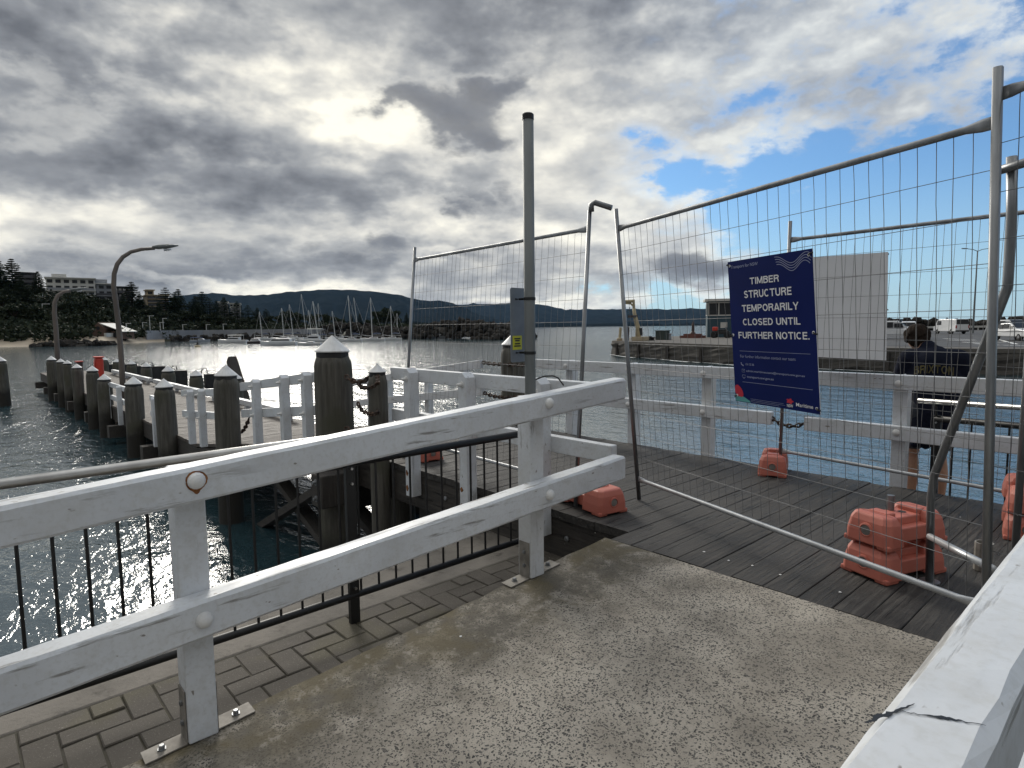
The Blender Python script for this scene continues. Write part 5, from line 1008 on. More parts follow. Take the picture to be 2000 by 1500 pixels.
# ------------------------------------------------------------------ cars
def car(label,p,hd,kind,group='parked cars on the quay'):
    t=local_thing('parked_'+('van' if kind=='van' else 'car'),label,'van' if kind=='van' else 'car',p,hd,group)
    if kind=='van': L,Wd,prof,cab=4.7,1.75,[(-2.35,.35),(-2.35,1.2),(-2.25,1.95),(1.2,2.0),(1.75,1.75),(2.15,1.05),(2.35,.95),(2.35,.35)],[(.75,1.2,1.6,1.72)]
    elif kind=='suv': L,Wd,prof,cab=4.6,1.85,[(-2.3,.4),(-2.3,1.0),(-2.1,1.6),(-1.8,1.72),(.3,1.74),(1.05,1.12),(2.15,1.0),(2.3,.85),(2.3,.4)],[(-1.95,1.08,-1.05,1.58),(-.95,1.08,-.1,1.6),(0,1.08,.75,1.5)]
    else: L,Wd,prof,cab=4.5,1.78,[(-2.25,.35),(-2.25,.95),(-1.6,1.05),(-.95,1.42),(.2,1.45),(1.0,.98),(2.1,.82),(2.25,.65),(2.25,.35)],[(-1.2,1.0,-.55,1.32),(-.48,1.0,.2,1.36),(.25,1.0,.75,1.2)]
    h=Wd/2; rings=[]
    for y,ins_ in ((-h,.10),(-h+.10,.0),(h-.10,0),(h,.10)):
        rings.append([V((x*(1-ins_*.12),y*(1.0 if z<1.05 else .90),z if z<1.05 else z-ins_*.4)) for x,z in prof])
    mb=MB(); mb.loft(rings); b=mesh_obj('body',mb,'car_white',t,.05,recalc=True)
    for s in (-1,1):
        for (x0,z0,x1,z1) in cab:
            mb=MB(); ya,yb=s*h*.955,s*(h*.905+.012); o_=.02*s
            if kind=='sedan' or kind=='suv': ya=s*h*1.0; yb=s*(h*.90+.04)
            mb.add([(x0,ya+o_,z0),(x1,ya+o_,z0),(x1-.08*(x1>.5),yb+o_,z1),(x0,yb+o_,z1),(x0,ya-o_*2,z0),(x1,ya-o_*2,z0),(x1-.08*(x1>.5),yb-o_*2,z1),(x0,yb-o_*2,z1)],[(0,1,2,3),(4,5,6,7),(0,1,5,4),(1,2,6,5),(2,3,7,6),(3,0,4,7)]); mesh_obj('side_window',mb,'glass',t,recalc=True)
    i_w={'van':(4,5),'suv':(4,5),'sedan':(4,5)}[kind]; (xa,za),(xb,zb)=prof[i_w[0]],prof[i_w[1]]; off=V((zb-za,0,-(xb-xa))).normalized()*-.025; off=off if off.x>0 else -off
    def screen(nm,xa,za,xb,zb,off):
        mb=MB(); q=[V((xa*.93+xb*.07,-h*.80,za*.93+zb*.07)),V((xa*.93+xb*.07,h*.80,za*.93+zb*.07)),V((xa*.1+xb*.9,h*.86,za*.1+zb*.9)),V((xa*.1+xb*.9,-h*.86,za*.1+zb*.9))]; mb.add([p+off for p in q]+[p-off for p in q],[(0,1,2,3),(7,6,5,4),(0,1,5,4),(1,2,6,5),(2,3,7,6),(3,0,4,7)]); return mesh_obj(nm,mb,'glass',t,recalc=True)
    screen('windscreen',xa,za,xb,zb,off)
    (xa,za),(xb,zb)=(prof[2],prof[1]) if kind!='sedan' else (prof[3],prof[2]); screen('rear_window',xa,za,xb,zb,V((-.025,0,.006)))
    for s in (-1,1):
        for x in (-L*.30,L*.31):
            mb=MB(); mb.lathe((x,s*(h-.2),.33),[(.2,0),(.33,.02),(.33,.17),(.2,.215)],18,axis=(0,s,0)); w_=mesh_obj('wheel',mb,'tyre',t); mb=MB(); mb.lathe((x,s*(h-.02),.33),[(.2,0),(.19,.03),(.05,.04)],12,axis=(0,s,0)); mesh_obj('rim',mb,'rim',w_)
        f=prof[-2][0]; mb=MB(); mb.box((f-.12,s*h*.66-.18,.66),(f+.012,s*h*.66+.18,.80)); mesh_obj('headlight',mb,'lamp_clear',t,.02)
        mb=MB(); r_=prof[0][0]; mb.box((r_-.012,s*h*.88-.07,.75),(r_+.1,s*h*.88+.07,1.15)); mesh_obj('tail_light',mb,'lamp_red',t,.02)
    mb=MB(); mb.box((prof[-1][0]-.1,-h*.6,.42),(prof[-1][0]+.014,h*.6,.6)); mesh_obj('grille',mb,'rubber',t); mb=MB(); mb.box((prof[0][0]-.03,-h*.95,.30),(prof[0][0]+.1,h*.95,.5)); mesh_obj('bumper',mb,'rubber',t,.03)
    return t
ang=lambda a,b: math.atan2((HR*a+HF*b).y,(HR*a+HF*b).x)
G0=QZ+.008
def pq(px,k): p=at(px,640,k); return (p.x,p.y,G0)
car('white four wheel drive just right of the pale reversed notice',pq(1747,60),ang(.75,-.5),'suv')
car('white wagon half hidden behind the bowed head of the man',pq(1774,88),ang(.5,.8),'suv')
car('white delivery van seen from behind beside the twin-armed lamp post',pq(1857,82),ang(.06,.99),'van')
car('white sedan nearest on the quay at the right edge of view',pq(1990,50),ang(-.12,-.99),'sedan')
car('white four wheel drive with roof load behind the nearest sedan',pq(1978,66),ang(.1,-.99),'suv')
car('dark roofed car parked farther right beyond the edge',pq(2060,58),ang(.8,-.6),'suv')
# ------------------------------------------------------------------ headland, beach, breakwater, hills
def hz(px): return 649.55-.010867*px                       # horizon row of the photograph at column px
def spot(px,k,z): p=at(px,640,k); return V((p.x,p.y,z))
def interp(tab,x):
    if x<=tab[0][0]: return tab[0][1]
    for (a,b),(c,d) in zip(tab,tab[1:]):
        if x<=c: return b+(d-b)*(x-a)/(c-a)
    return tab[-1][1]
SHORE=[(-400,120),(0,129),(200,138),(300,168),(400,184),(600,195),(700,215)]
CREST=[(-400,24),(0,16.5),(100,13),(200,11),(300,8),(400,5),(500,3.2),(600,2.6),(700,2.2)]
def terr(px,d):
    """ground height d metres behind the shoreline in the direction of column px"""
    cst=interp(CREST,px); b=min(1,max(0,(d-9)/(60)))
    z=WZ-.5+min(d,9)/9*2.0+(cst-.0)*(b*b*(3-2*b))+.5*math.sin(px*.05+d*.1)*b
    return z
def tp(px,d): return spot(px,interp(SHORE,px)+d,terr(px,d))
P=[]
for px in range(-400,721,14): P.append([tp(px,d)+V((0,0,-2.5 if d==0 else 0)) for d in (0,3,6,9,13,18,25,33,42,52,64,80,110,160,240)])
struct('headland',MB().grid(P,len(P),15),'earth','dark scrubby headland rising behind the beach and harbour','headland',recalc=True,smooth=True)
P=[]
for px in range(-400,321,10): P.append([spot(px,interp(SHORE,px)+d,z) for d,z in ((-1.5,WZ-.25),(1.5,WZ+.12),(5,WZ+.65),(9.5,terr(px,9)+.35),(10.5,terr(px,9)-.6))])
struct('beach',MB().grid(P,len(P),5),'sand','narrow pale sandy beach below the dark headland','beach',recalc=True,smooth=True)
def rocks(mb,c,r,sq=.75):
    bm=bmesh.new(); bmesh.ops.create_icosphere(bm,subdivisions=1,radius=1); a,b,e=rng.uniform(.7,1.25),rng.uniform(.7,1.25),rng.uniform(.55,.95)*sq/.75
    rot=Matrix.Rotation(rng.uniform(0,6.3),3,V((rng.uniform(-1,1),rng.uniform(-1,1),rng.uniform(.2,1))).normalized())
    vs=[c+rot@V((v.co.x*a,v.co.y*b,v.co.z*e))*r*rng.uniform(.78,1.12) for v in bm.verts]; fs=[tuple(v.index for v in f.verts) for f in bm.faces]; bm.free(); mb.add(vs,fs)
mb=MB()
BW=[(560,214),(640,205),(700,196),(780,181),(860,168),(940,156),(1000,150),(1040,152)]
for i in range(900):
    px=560+484*(i/900)**.9; k=interp(BW,px); s=rng.uniform(-1,1)
    w=6.5; d=s*w; hgt=(1-abs(s)**1.6)*(4.0+1.0*math.sin(px*.03)+(.5 if px>900 else 0))*(1 if px<1015 else max(.2,(1050-px)/35)); z=WZ-.2+hgt*rng.uniform(.8,1.0)
    rocks(mb,spot(px,k+w*.6+d,z),rng.uniform(.7,1.35))
o=mesh_obj('breakwater_rocks',mb,'rock'); tag(o,'long dark breakwater of piled boulders behind the moored boats','breakwater',None,'stuff')
mb=MB()
for i in range(130):
    px=rng.uniform(60,226); mbk=interp(SHORE,px); u=1-abs((px-150)/90)**2
    rocks(mb,spot(px,mbk-rng.uniform(0,7)*max(u,.05)-1,WZ-.1+rng.uniform(0,.9)*max(u,0)),rng.uniform(.5,1.2),.45)
o=mesh_obj('shore_rocks',mb,'rock'); tag(o,'flat dark rocks at the water edge in front of the beach','rocks',None,'stuff')
mb=MB()
for i in range(240):
    px=rng.uniform(330,640); rocks(mb,spot(px,interp(SHORE,px)-rng.uniform(0,2),WZ-.1+rng.uniform(0,1.5)),rng.uniform(.6,1.1))
o=mesh_obj('promenade_rocks',mb,'rock'); tag(o,'dark rock armour along the foot of the promenade wall','rocks',None,'stuff')
mb=MB()
for i in range(170):
    px=rng.uniform(1690,2200); rocks(mb,spot(px,112+rng.uniform(0,5)+(px-1690)*.03,QZ+rng.uniform(.1,1.7)),rng.uniform(.7,1.3))
o=mesh_obj('seawall_boulders',mb,'rock'); tag(o,'dark boulder sea wall behind the parked cars on the quay','rocks',None,'stuff')
t=thing('guard_rail','low white horizontal barrier rail along the back of the car park','barrier',tuple(spot(1900,104,G0)))
a,b=spot(1700,100,G0+.75),spot(2200,112,G0+.75); mb=MB(); mb.beam(a,b,.12,.32); mesh_obj('rail',mb,'wht',t)
for i in range(14): p=a.lerp(b,(i+.5)/14); mb=MB(); mb.box((p.x-.08,p.y+.07,G0),(p.x+.08,p.y+.2,G0+.85)); mesh_obj('post',mb,'wht',t)
# ranges
def ridge(name,label,tab,K,depth,seed,base=-2):
    r_=np.random.default_rng(seed); xs=np.arange(tab[0][0],tab[-1][0]+1,9); n=len(xs); j=np.convolve(r_.normal(size=n+8),np.ones(5)/5,'valid')[:n]*1.5+r_.normal(size=n)*.5
    P=[]
    for i,px in enumerate(xs):
        zt=1.4+(hz(px)-(interp(tab,px)+j[i]))/FPX*K; row=[]
        for s in np.linspace(0,1,12): zz=base+(zt-base)*(s**1.25)+(r_.normal()*.035*zt if 0<s<1 else 0); row.append(spot(px,K-depth*(1-s),zz))
        row.append(spot(px,K+depth*.6,base)); P.append(row)
    struct(name,MB().grid(P,n,13),'hill',label,'hills',recalc=True,smooth=True)
ridge('hills','dark forested escarpment with a flat summit behind the harbour',[(-500,588),(-100,590),(150,592),(300,588),(372,575),(430,573),(500,578),(545,574),(600,568),(640,565),(690,567),(745,571),(780,577),(805,584),(835,587),(862,588),(885,593),(900,600),(930,612),(980,626),(1040,640)],5600,1900,3)
ridge('far_hills','paler blue forested range continuing to the right beyond the water',[(700,600),(800,592),(880,594),(895,596),(935,594),(960,595),(1000,591),(1050,594),(1080,600),(1105,605),(1190,604),(1240,602),(1300,605),(1345,602),(1400,606),(1500,610),(1600,615),(1700,620),(1800,625),(1900,631),(2050,637)],8800,2400,4)
ridge('foreshore','low distant wooded shore along the far side of the bay',[(800,636),(900,633),(1000,633.5),(1060,632),(1130,633),(1200,632),(1300,631.5),(1400,632),(1480,633),(1540,636)],3600,500,5)
ridge('coast_flat','low wooded coastal plain between the headland and the escarpment',[(330,628),(450,628),(560,628),(650,629),(720,627),(800,628),(870,632),(930,636),(960,640)],900,300,6)
# ------------------------------------------------------------------ vegetation
def leafquads(c,n,rad,size,flat=1.0,shell=.55):
    d=nrg.normal(size=(n,3)); d/=np.linalg.norm(d,axis=1)[:,None]; r=(shell+(1-shell)*nrg.random((n,1)))
    p=np.array(c)+d*r*np.array(rad); a=nrg.normal(size=(n,3)); a[:,2]*=flat; a/=np.linalg.norm(a,axis=1)[:,None]; b=np.cross(a,nrg.normal(size=(n,3))); b/=np.linalg.norm(b,axis=1)[:,None]
    s=size*(.6+.8*nrg.random((n,1))); return np.stack([p-a*s-b*s*.6,p+a*s-b*s*.6,p+a*s*.8+b*s*.6,p-a*s*.8+b*s*.6],1)
def norfolk_pine(seed,H,spread,tiers,label,loc,group):
    """layered whorls of flat branches round a straight trunk"""
    r_=random.Random(seed); t=local_thing('norfolk_pine',label,'tree',loc,r_.uniform(0,6),group)
    mb=MB(); mb.tube([(0,0,-1.5),(0,0,H*.5),(0,0,H)],[H*.018,H*.012,.03],8); mesh_obj('trunk',mb,'bark',t)
    Q=[]; limbs=MB()
    for i in range(tiers):
        f=i/(tiers-1); z=H*(.16+.83*f); R_=spread*(1-f)**.72*r_.uniform(.8,1.1)*(1 if f>.06 else .7)+.25; nb=r_.choice((6,7,8)); a0=r_.uniform(0,6)
        for b in range(nb):
            a=a0+2*PI*b/nb+r_.uniform(-.2,.2); R2=R_*r_.uniform(.7,1.12)
            if r_.random()<.08: continue
            tip=V((math.cos(a)*R2,math.sin(a)*R2,z+R2*.10)); limbs.tube([(0,0,z),(tip.x*.5,tip.y*.5,z-R2*.02),tuple(tip)],[.07,.05,.02],4,cap=False)
            m_=max(4,int(R2*5.5))
            for k in range(m_):
                s=(k+.6)/m_; c=(tip.x*s,tip.y*s,z+R2*(.10*s*s)-.05); Q.append(leafquads(c,8,(.40+.25*s,.40+.25*s,.22),.27,.35,.2))
    mesh_obj('branches',limbs,'bark',t); mb=MB(); mb.quads(np.concatenate(Q)); mesh_obj('crown',mb,'pine',t); return t
def round_tree(seed,H,label,loc,group,m='bush'):
    r_=random.Random(seed); t=local_thing('coastal_tree',label,'tree',loc,r_.uniform(0,6),group)
    mb=MB(); mb.tube([(0,0,-1),(0,0,H*.3),(.2,.1,H*.55)],[H*.035,H*.03,H*.015],7)
    Q=[]
    for i in range(9):
        a=r_.uniform(0,6.3); d=r_.uniform(.1,.34)*H; c=(math.cos(a)*d,math.sin(a)*d,H*r_.uniform(.42,.88)); mb.tube([(0,0,H*.3),(c[0]*.5,c[1]*.5,c[2]*.75),c],[H*.02,H*.014,H*.005],5); Q.append(leafquads(c,150,(H*.2,H*.2,H*.14),H*.034,1,.5))
    mesh_obj('trunk',mb,'bark',t); mb=MB(); mb.quads(np.concatenate(Q)); mesh_obj('crown',mb,m,t); return t
gp='norfolk pines on the headland'
def ztop_h(px,ytop,k,z0): return 1.4+(hz(px)-ytop)/FPX*k-z0
PINES=[ # px, ytop, extra distance behind shore, proto, label
 (33,508,52,0,'tallest flat-topped pine against the sky at the left end of the headland'),
 (8,512,50,1,'tall pine at the left edge of view beside the flat-topped pine'),(-18,520,50,2,'pine just inside the left frame edge behind the tall pair'),
 (82,532,58,1,'narrow pine left of the white apartment block'),(60,560,40,2,'shorter pine in front of the dark house roofs'),(20,560,38,0,'dark pine low on the slope at the left edge'),
 (262,552,62,0,'tall layered pine rising right of the dark gridded apartment block'),(276,575,52,1,'shorter pine leaning against the tall layered pine'),
 (327,563,60,2,'broad dark pine right of the tan tower block'),(345,572,56,0,'slightly lower pine joined to the broad dark pine'),(312,590,46,1,'small pine in front of the tan tower block'),
 (384,580,55,1,'pine with a thin spire against the escarpment'),(398,571,62,0,'thin topped pine just above the escarpment skyline'),(412,584,52,2,'wide pine right of the thin spire pine'),(373,590,50,0,'lower pine at the left of the spire group'),
 (352,566,66,1,'pine behind the broad dark pine'),(300,596,44,2,'squat pine below the tan tower'),(425,588,58,1,'pine filling the gap right of the wide pine'),(390,592,46,0,'lower broad pine beneath the thin spire pine'),(244,575,50,1,'pine left of the tall layered pine'),(48,548,44,1,'pine below the flat-topped pine on the left slope'),(100,578,42,2,'squat pine on the slope beneath the white apartment block'),
 (440,582,64,1,'slim pine in front of the pale far block'),(465,590,62,0,'slim pine right of the pale far block'),(486,597,58,2,'smaller pine above the moored cruiser'),(504,602,60,1,'low pine at the right end of the headland group'),(521,604,66,0,'last low pine before the promenade trees')]
protos={}
for i,(px,yt,d,k,lab) in enumerate(PINES):
    p=tp(px,d); K=interp(SHORE,px)+d; Hh=ztop_h(px,yt,K,p.z)
    if k not in protos: protos[k]=(norfolk_pine(20+k,18,(5.2,4.4,6.0)[k],(15,17,13)[k],lab,tuple(p),gp),18); r=protos[k][0]; r.scale=(Hh/18*1.35,Hh/18*1.35,Hh/18)
    else: r=dup(protos[k][0],tuple(p),rng.uniform(0,6),lab,gp,(Hh/18*(sc_:=rng.uniform(1.2,1.6)),Hh/18*sc_,Hh/18))
# trees beyond the breakwater
TREES=[(560,606,75,'tree'),(585,608,80,'tree'),(612,611,85,'tree'),(640,618,90,'tree'),(672,618,90,'pine'),(686,613,90,'pine'),(703,613,92,'pine'),(742,610,90,'tree'),(754,607,95,'tree'),(768,610,92,'tree'),(795,611,95,'pine'),(640,612,80,'pine'),(660,622,88,'tree'),(722,622,90,'tree')]
rt=None
for i,(px,yt,d,kind) in enumerate(TREES):
    K=interp(SHORE,px)+d+60; z0=.5; p=spot(px,K,z0); Hh=ztop_h(px,yt,K,z0); o_=['first','second','third','fourth','fifth','sixth','seventh','eighth','ninth','tenth','eleventh','twelfth','thirteenth','fourteenth'][sorted(q[0] for q in TREES).index(px)] if True else ''
    lab=f'{"pine" if kind=="pine" else "bushy tree"} beyond the breakwater, {o_} from the left behind the masts'
    if kind=='pine': dup(protos[1][0],tuple(p),rng.uniform(0,6),lab,'trees beyond the breakwater',Hh/18)
    elif rt is None: rt=round_tree(5,8,lab,tuple(p),'trees beyond the breakwater'); rt.scale=(Hh/8,)*3
    else: dup(rt,tuple(p),rng.uniform(0,6),lab,'trees beyond the breakwater',Hh/8*rng.uniform(.9,1.2))
SLOPE=[(120,592,38),(150,598,40),(178,602,44),(205,606,46),(232,602,50),(215,612,34),(262,606,42),(285,610,44),(318,608,40),(345,612,36),(366,606,44),(405,612,40),(432,616,44),(455,620,46),(478,622,48),(500,624,50),(525,618,60),(545,616,66),(30,590,28),(75,596,28),(5,575,34),(140,615,24),(330,628,26),(400,630,26)]
for i,(px,yt,d) in enumerate(SLOPE):
    p=tp(px,d); K=interp(SHORE,px)+d; Hh=max(4,ztop_h(px,yt,K,p.z)); dup(rt,tuple(p),rng.uniform(0,6),f'dark bushy tree on the headland slope, number {i+1} of the crowns below the pines','bushy trees on the slope',(Hh/8*1.2,Hh/8*1.2,Hh/8))
# scrub that clothes the slope as one mass
Q=[]
for i in range(1500):
    px=rng.uniform(-120,640); d=rng.uniform(11,75)*rng.uniform(.5,1)
    if px>330 and d<26: continue
    if 170<px<228 and d<24: continue
    p=tp(px,d); r_=rng.uniform(1.0,2.6)*(1 if px<330 else .7); Q.append(leafquads((p.x,p.y,p.z+r_*.45),46,(r_*1.2,r_*1.2,r_*.8),.36,1,.6))
mb=MB(); mb.quads(np.concatenate(Q)); o=mesh_obj('hillside_scrub',mb,'scrub'); tag(o,'dense dark coastal scrub covering the slope above the beach','scrub',None,'stuff')
Q=[]
for i in range(500):
    px=rng.uniform(480,960); K=interp(SHORE,px)+rng.uniform(60,150)+(0 if px<800 else 60); p=spot(px,K,0); Q.append(leafquads((p.x,p.y,1+rng.uniform(0,1.2)),40,(3,3,2),.5,1,.5))
mb=MB(); mb.quads(np.concatenate(Q)); o=mesh_obj('far_treeline',mb,'scrub'); tag(o,'low band of scrub and trees behind the breakwater','scrub',None,'stuff')
# ------------------------------------------------------------------ buildings on the headland
def building(label,x0,x1,yt,yb,k,yaw,mat,floors,bays,depth=14,roof=True,bal=(),win='glass',name='apartment_block',top=None):
    xm=(x0+x1)/2; base=spot(xm,k,0); z0=1.4+(hz(xm)-yb)/FPX*k-4; z1=1.4+(hz(xm)-yt)/FPX*k; w=(x1-x0)/FPX*k; t=local_thing(name,label,'building',(base.x,base.y,z0),math.atan2(HF.y,HF.x)-PI/2+yaw-(xm-1000)/FPX*.86); H=z1-z0; fh=(H-4)/floors
    mb=MB(); mb.box((-w/2,0,0),(w/2,depth,H)); mesh_obj('wall',mb,mat,t)
    if roof: mb=MB(); mb.box((-w/2-.4,-.9,H),(w/2+.4,depth+.4,H+.35)); mesh_obj('roof',mb,'wht' if mat in('wht','greyw') else mat,t)
    for f in range(floors):
        z=4+f*fh
        for b in range(bays):
            bw_=w/bays; x=-w/2+bw_*b; mb=MB(); mb.box((x+bw_*.16,-.06,z+fh*.24),(x+bw_*.80,-.002,z+fh*.78)); wi=mesh_obj('window',mb,win,t)
        if f in bal:
            mb=MB(); mb.box((-w/2+w*.02,-1.5,z-.12),(w/2-w*.02,-.07,z+.10)); sl_=mesh_obj('balcony',mb,mat,t); mb=MB(); mb.box((-w/2+w*.02,-1.5,z+.101),(w/2-w*.02,-1.44,z+.95)); mesh_obj('balustrade',mb,'greyw' if mat=='wht' else 'darkw',sl_)
    if top: a,b,h=top; mb=MB(); mb.box((-w/2+w*a,2,H+.36),(-w/2+w*b,depth-2,H+.36+h)); mesh_obj('roof_room',mb,mat,t)
    return t
building('white five storey apartment block with stacked balconies left of the near lamp post',106,184,545,604,228,.0,'wht',5,6,14,True,(0,1,2,3),top=(.12,.42,1.3))
building('smaller pale grey apartment block between the white block and the near lamp post',186,222,556,612,236,.1,'greyw',5,3,12,True,(0,1,2,3),top=(.2,.8,1.6))
building('dark apartment block with a white gridded front right of the near lamp post',230,258,562,606,240,-.05,'darkw',4,4,12,True,(0,1,2,3),win='wht')
building('tan apartment block with a square stair tower among the pines',293,330,578,606,246,.15,'tan',4,4,12,True,(0,1,2,3))
building('tan square tower standing at the left end of the tan block',292,304,568,606,245,.15,'tan',4,1,6,True,())
building('pale narrow block seen between pines right of the headland',430,446,591,622,268,0,'wht',5,2,10,True,(0,1,2,3,4)); building('pale stepped block behind slim pines at the end of the headland',452,470,594,624,270,0,'wht',5,3,10,True,(0,1,2,3))
building('dark terraced house among the pines at the top left of the headland',48,76,535,562,232,.1,'darkw',3,4,12,True,(0,1,2))
building('long low house half hidden by scrub below the terraced house',44,80,576,590,214,.1,'greyw',2,5,8,True,(0,),name='hillside_house')
# brick boathouse with pale roof by the beach
q=spot(203,interp(SHORE,203)+13,0); bz0=terr(203,13)-.5; t=local_thing('boathouse','brown brick boathouse with pale gabled roof beside the beach','building',(q.x,q.y,bz0),math.atan2(HF.y,HF.x)-PI/2)
mb=MB(); mb.box((-3.1,0,0),(.2,6,2.6)); mb.box((.2,1.2,0),(3.4,6.5,2.0)); mb.add([(-3.1,0,2.6),(.2,0,2.6),(-1.45,0,4.2),(-3.1,6,2.6),(.2,6,2.6),(-1.45,6,4.2)],[(0,1,2),(3,5,4),(0,2,5,3),(1,4,5,2)]); mesh_obj('wall',mb,'brick',t)
mb=MB(); mb.add([(-.9,-.05,4.0),(4.0,.9,1.9),(4.0,6.9,1.9),(-.9,6.1,4.0),(-.9,-.05,3.85),(4.0,.9,1.75),(4.0,6.9,1.75),(-.9,6.1,3.85)],[(0,1,2,3),(7,6,5,4),(0,4,5,1),(1,5,6,2),(2,6,7,3),(3,7,4,0)]); mesh_obj('roof',mb,'wht',t)
mb=MB(); mb.lathe((-1.45,-.02,2.8),[(.45,-.02),(.45,.03),(.01,.035)],16,axis=(0,-1,0)); mesh_obj('round_window',mb,'glass',t); mb=MB(); mb.box((1.2,1.17,.5),(2.6,1.19,1.6)); mesh_obj('window',mb,'glass',t)
def wallrun(label,name,px0,px1,off,h0,h1,m,th=.4):
    t=thing(name,label,'wall',tuple(spot((px0+px1)/2,interp(SHORE,(px0+px1)/2)+off,0))); mb=MB(); n=int((px1-px0)/12)
    for i in range(n):
        a,b=px0+(px1-px0)*i/n,px0+(px1-px0)*(i+1)/n; A_,B_=spot(a,interp(SHORE,a)+off,0),spot(b,interp(SHORE,b)+off,0)
        d=(B_-A_).normalized()*th; nn=V((-d.y,d.x,0)); mb.add([V((p.x,p.y,z)) for z in (h0,h1) for p in (A_,B_,B_+nn,A_+nn)],[(3,2,1,0),(4,5,6,7),(0,1,5,4),(1,2,6,5),(2,3,7,6),(3,0,4,7)])
    mesh_obj('wall_face',mb,m,t); return t
wallrun('white fence wall in front of the boathouse along the beach','beach_wall',206,286,9,-.3,1.0,'wht')
pw_=wallrun('long grey promenade wall above the rocks behind the moored boats','promenade_wall',286,640,5,-1.4,1.5,'greyw')
LM_=[(247,632,652),(293,617,650),(313,630,650),(319,622,650),(357,634,650),(403,634,650),(436,633,650),(279,630,650)]
for i,(px,y0,y1) in enumerate(LM_):
    k=interp(SHORE,px)+8; p=spot(px,k,.8); zt=1.4+(hz(px)-y0)/FPX*k; t=thing('street_lamp',f'thin pale promenade lamp post, {["first","third","fifth","sixth","seventh","eighth","ninth","second"][i]} from the left along the wall','lamp post',tuple(p),'lamp posts along the promenade')
    mb=MB(); mb.tube([(p.x,p.y,.8),(p.x,p.y,zt)],.09,6); mesh_obj('pole',mb,'spar',t); e=V((p.x,p.y,zt)); mb=MB(); mb.beam(e-HR*.1,e+HR*1.2,.2,.14); mesh_obj('arm',mb,'spar',t)
q=spot(86,interp(SHORE,86)+30,0); z0=terr(86,30); t=thing('street_lamp','isolated pale lamp post on the dark slope left of the far lamp','lamp post',(q.x,q.y,z0)); mb=MB(); mb.tube([(q.x,q.y,z0-1),(q.x,q.y,z0+5)],.1,6); mesh_obj('pole',mb,'spar',t); mb=MB(); mb.beam((q.x,q.y,z0+5),V((q.x,q.y,z0+5))+HR*2,.2,.15); mesh_obj('arm',mb,'spar',t)
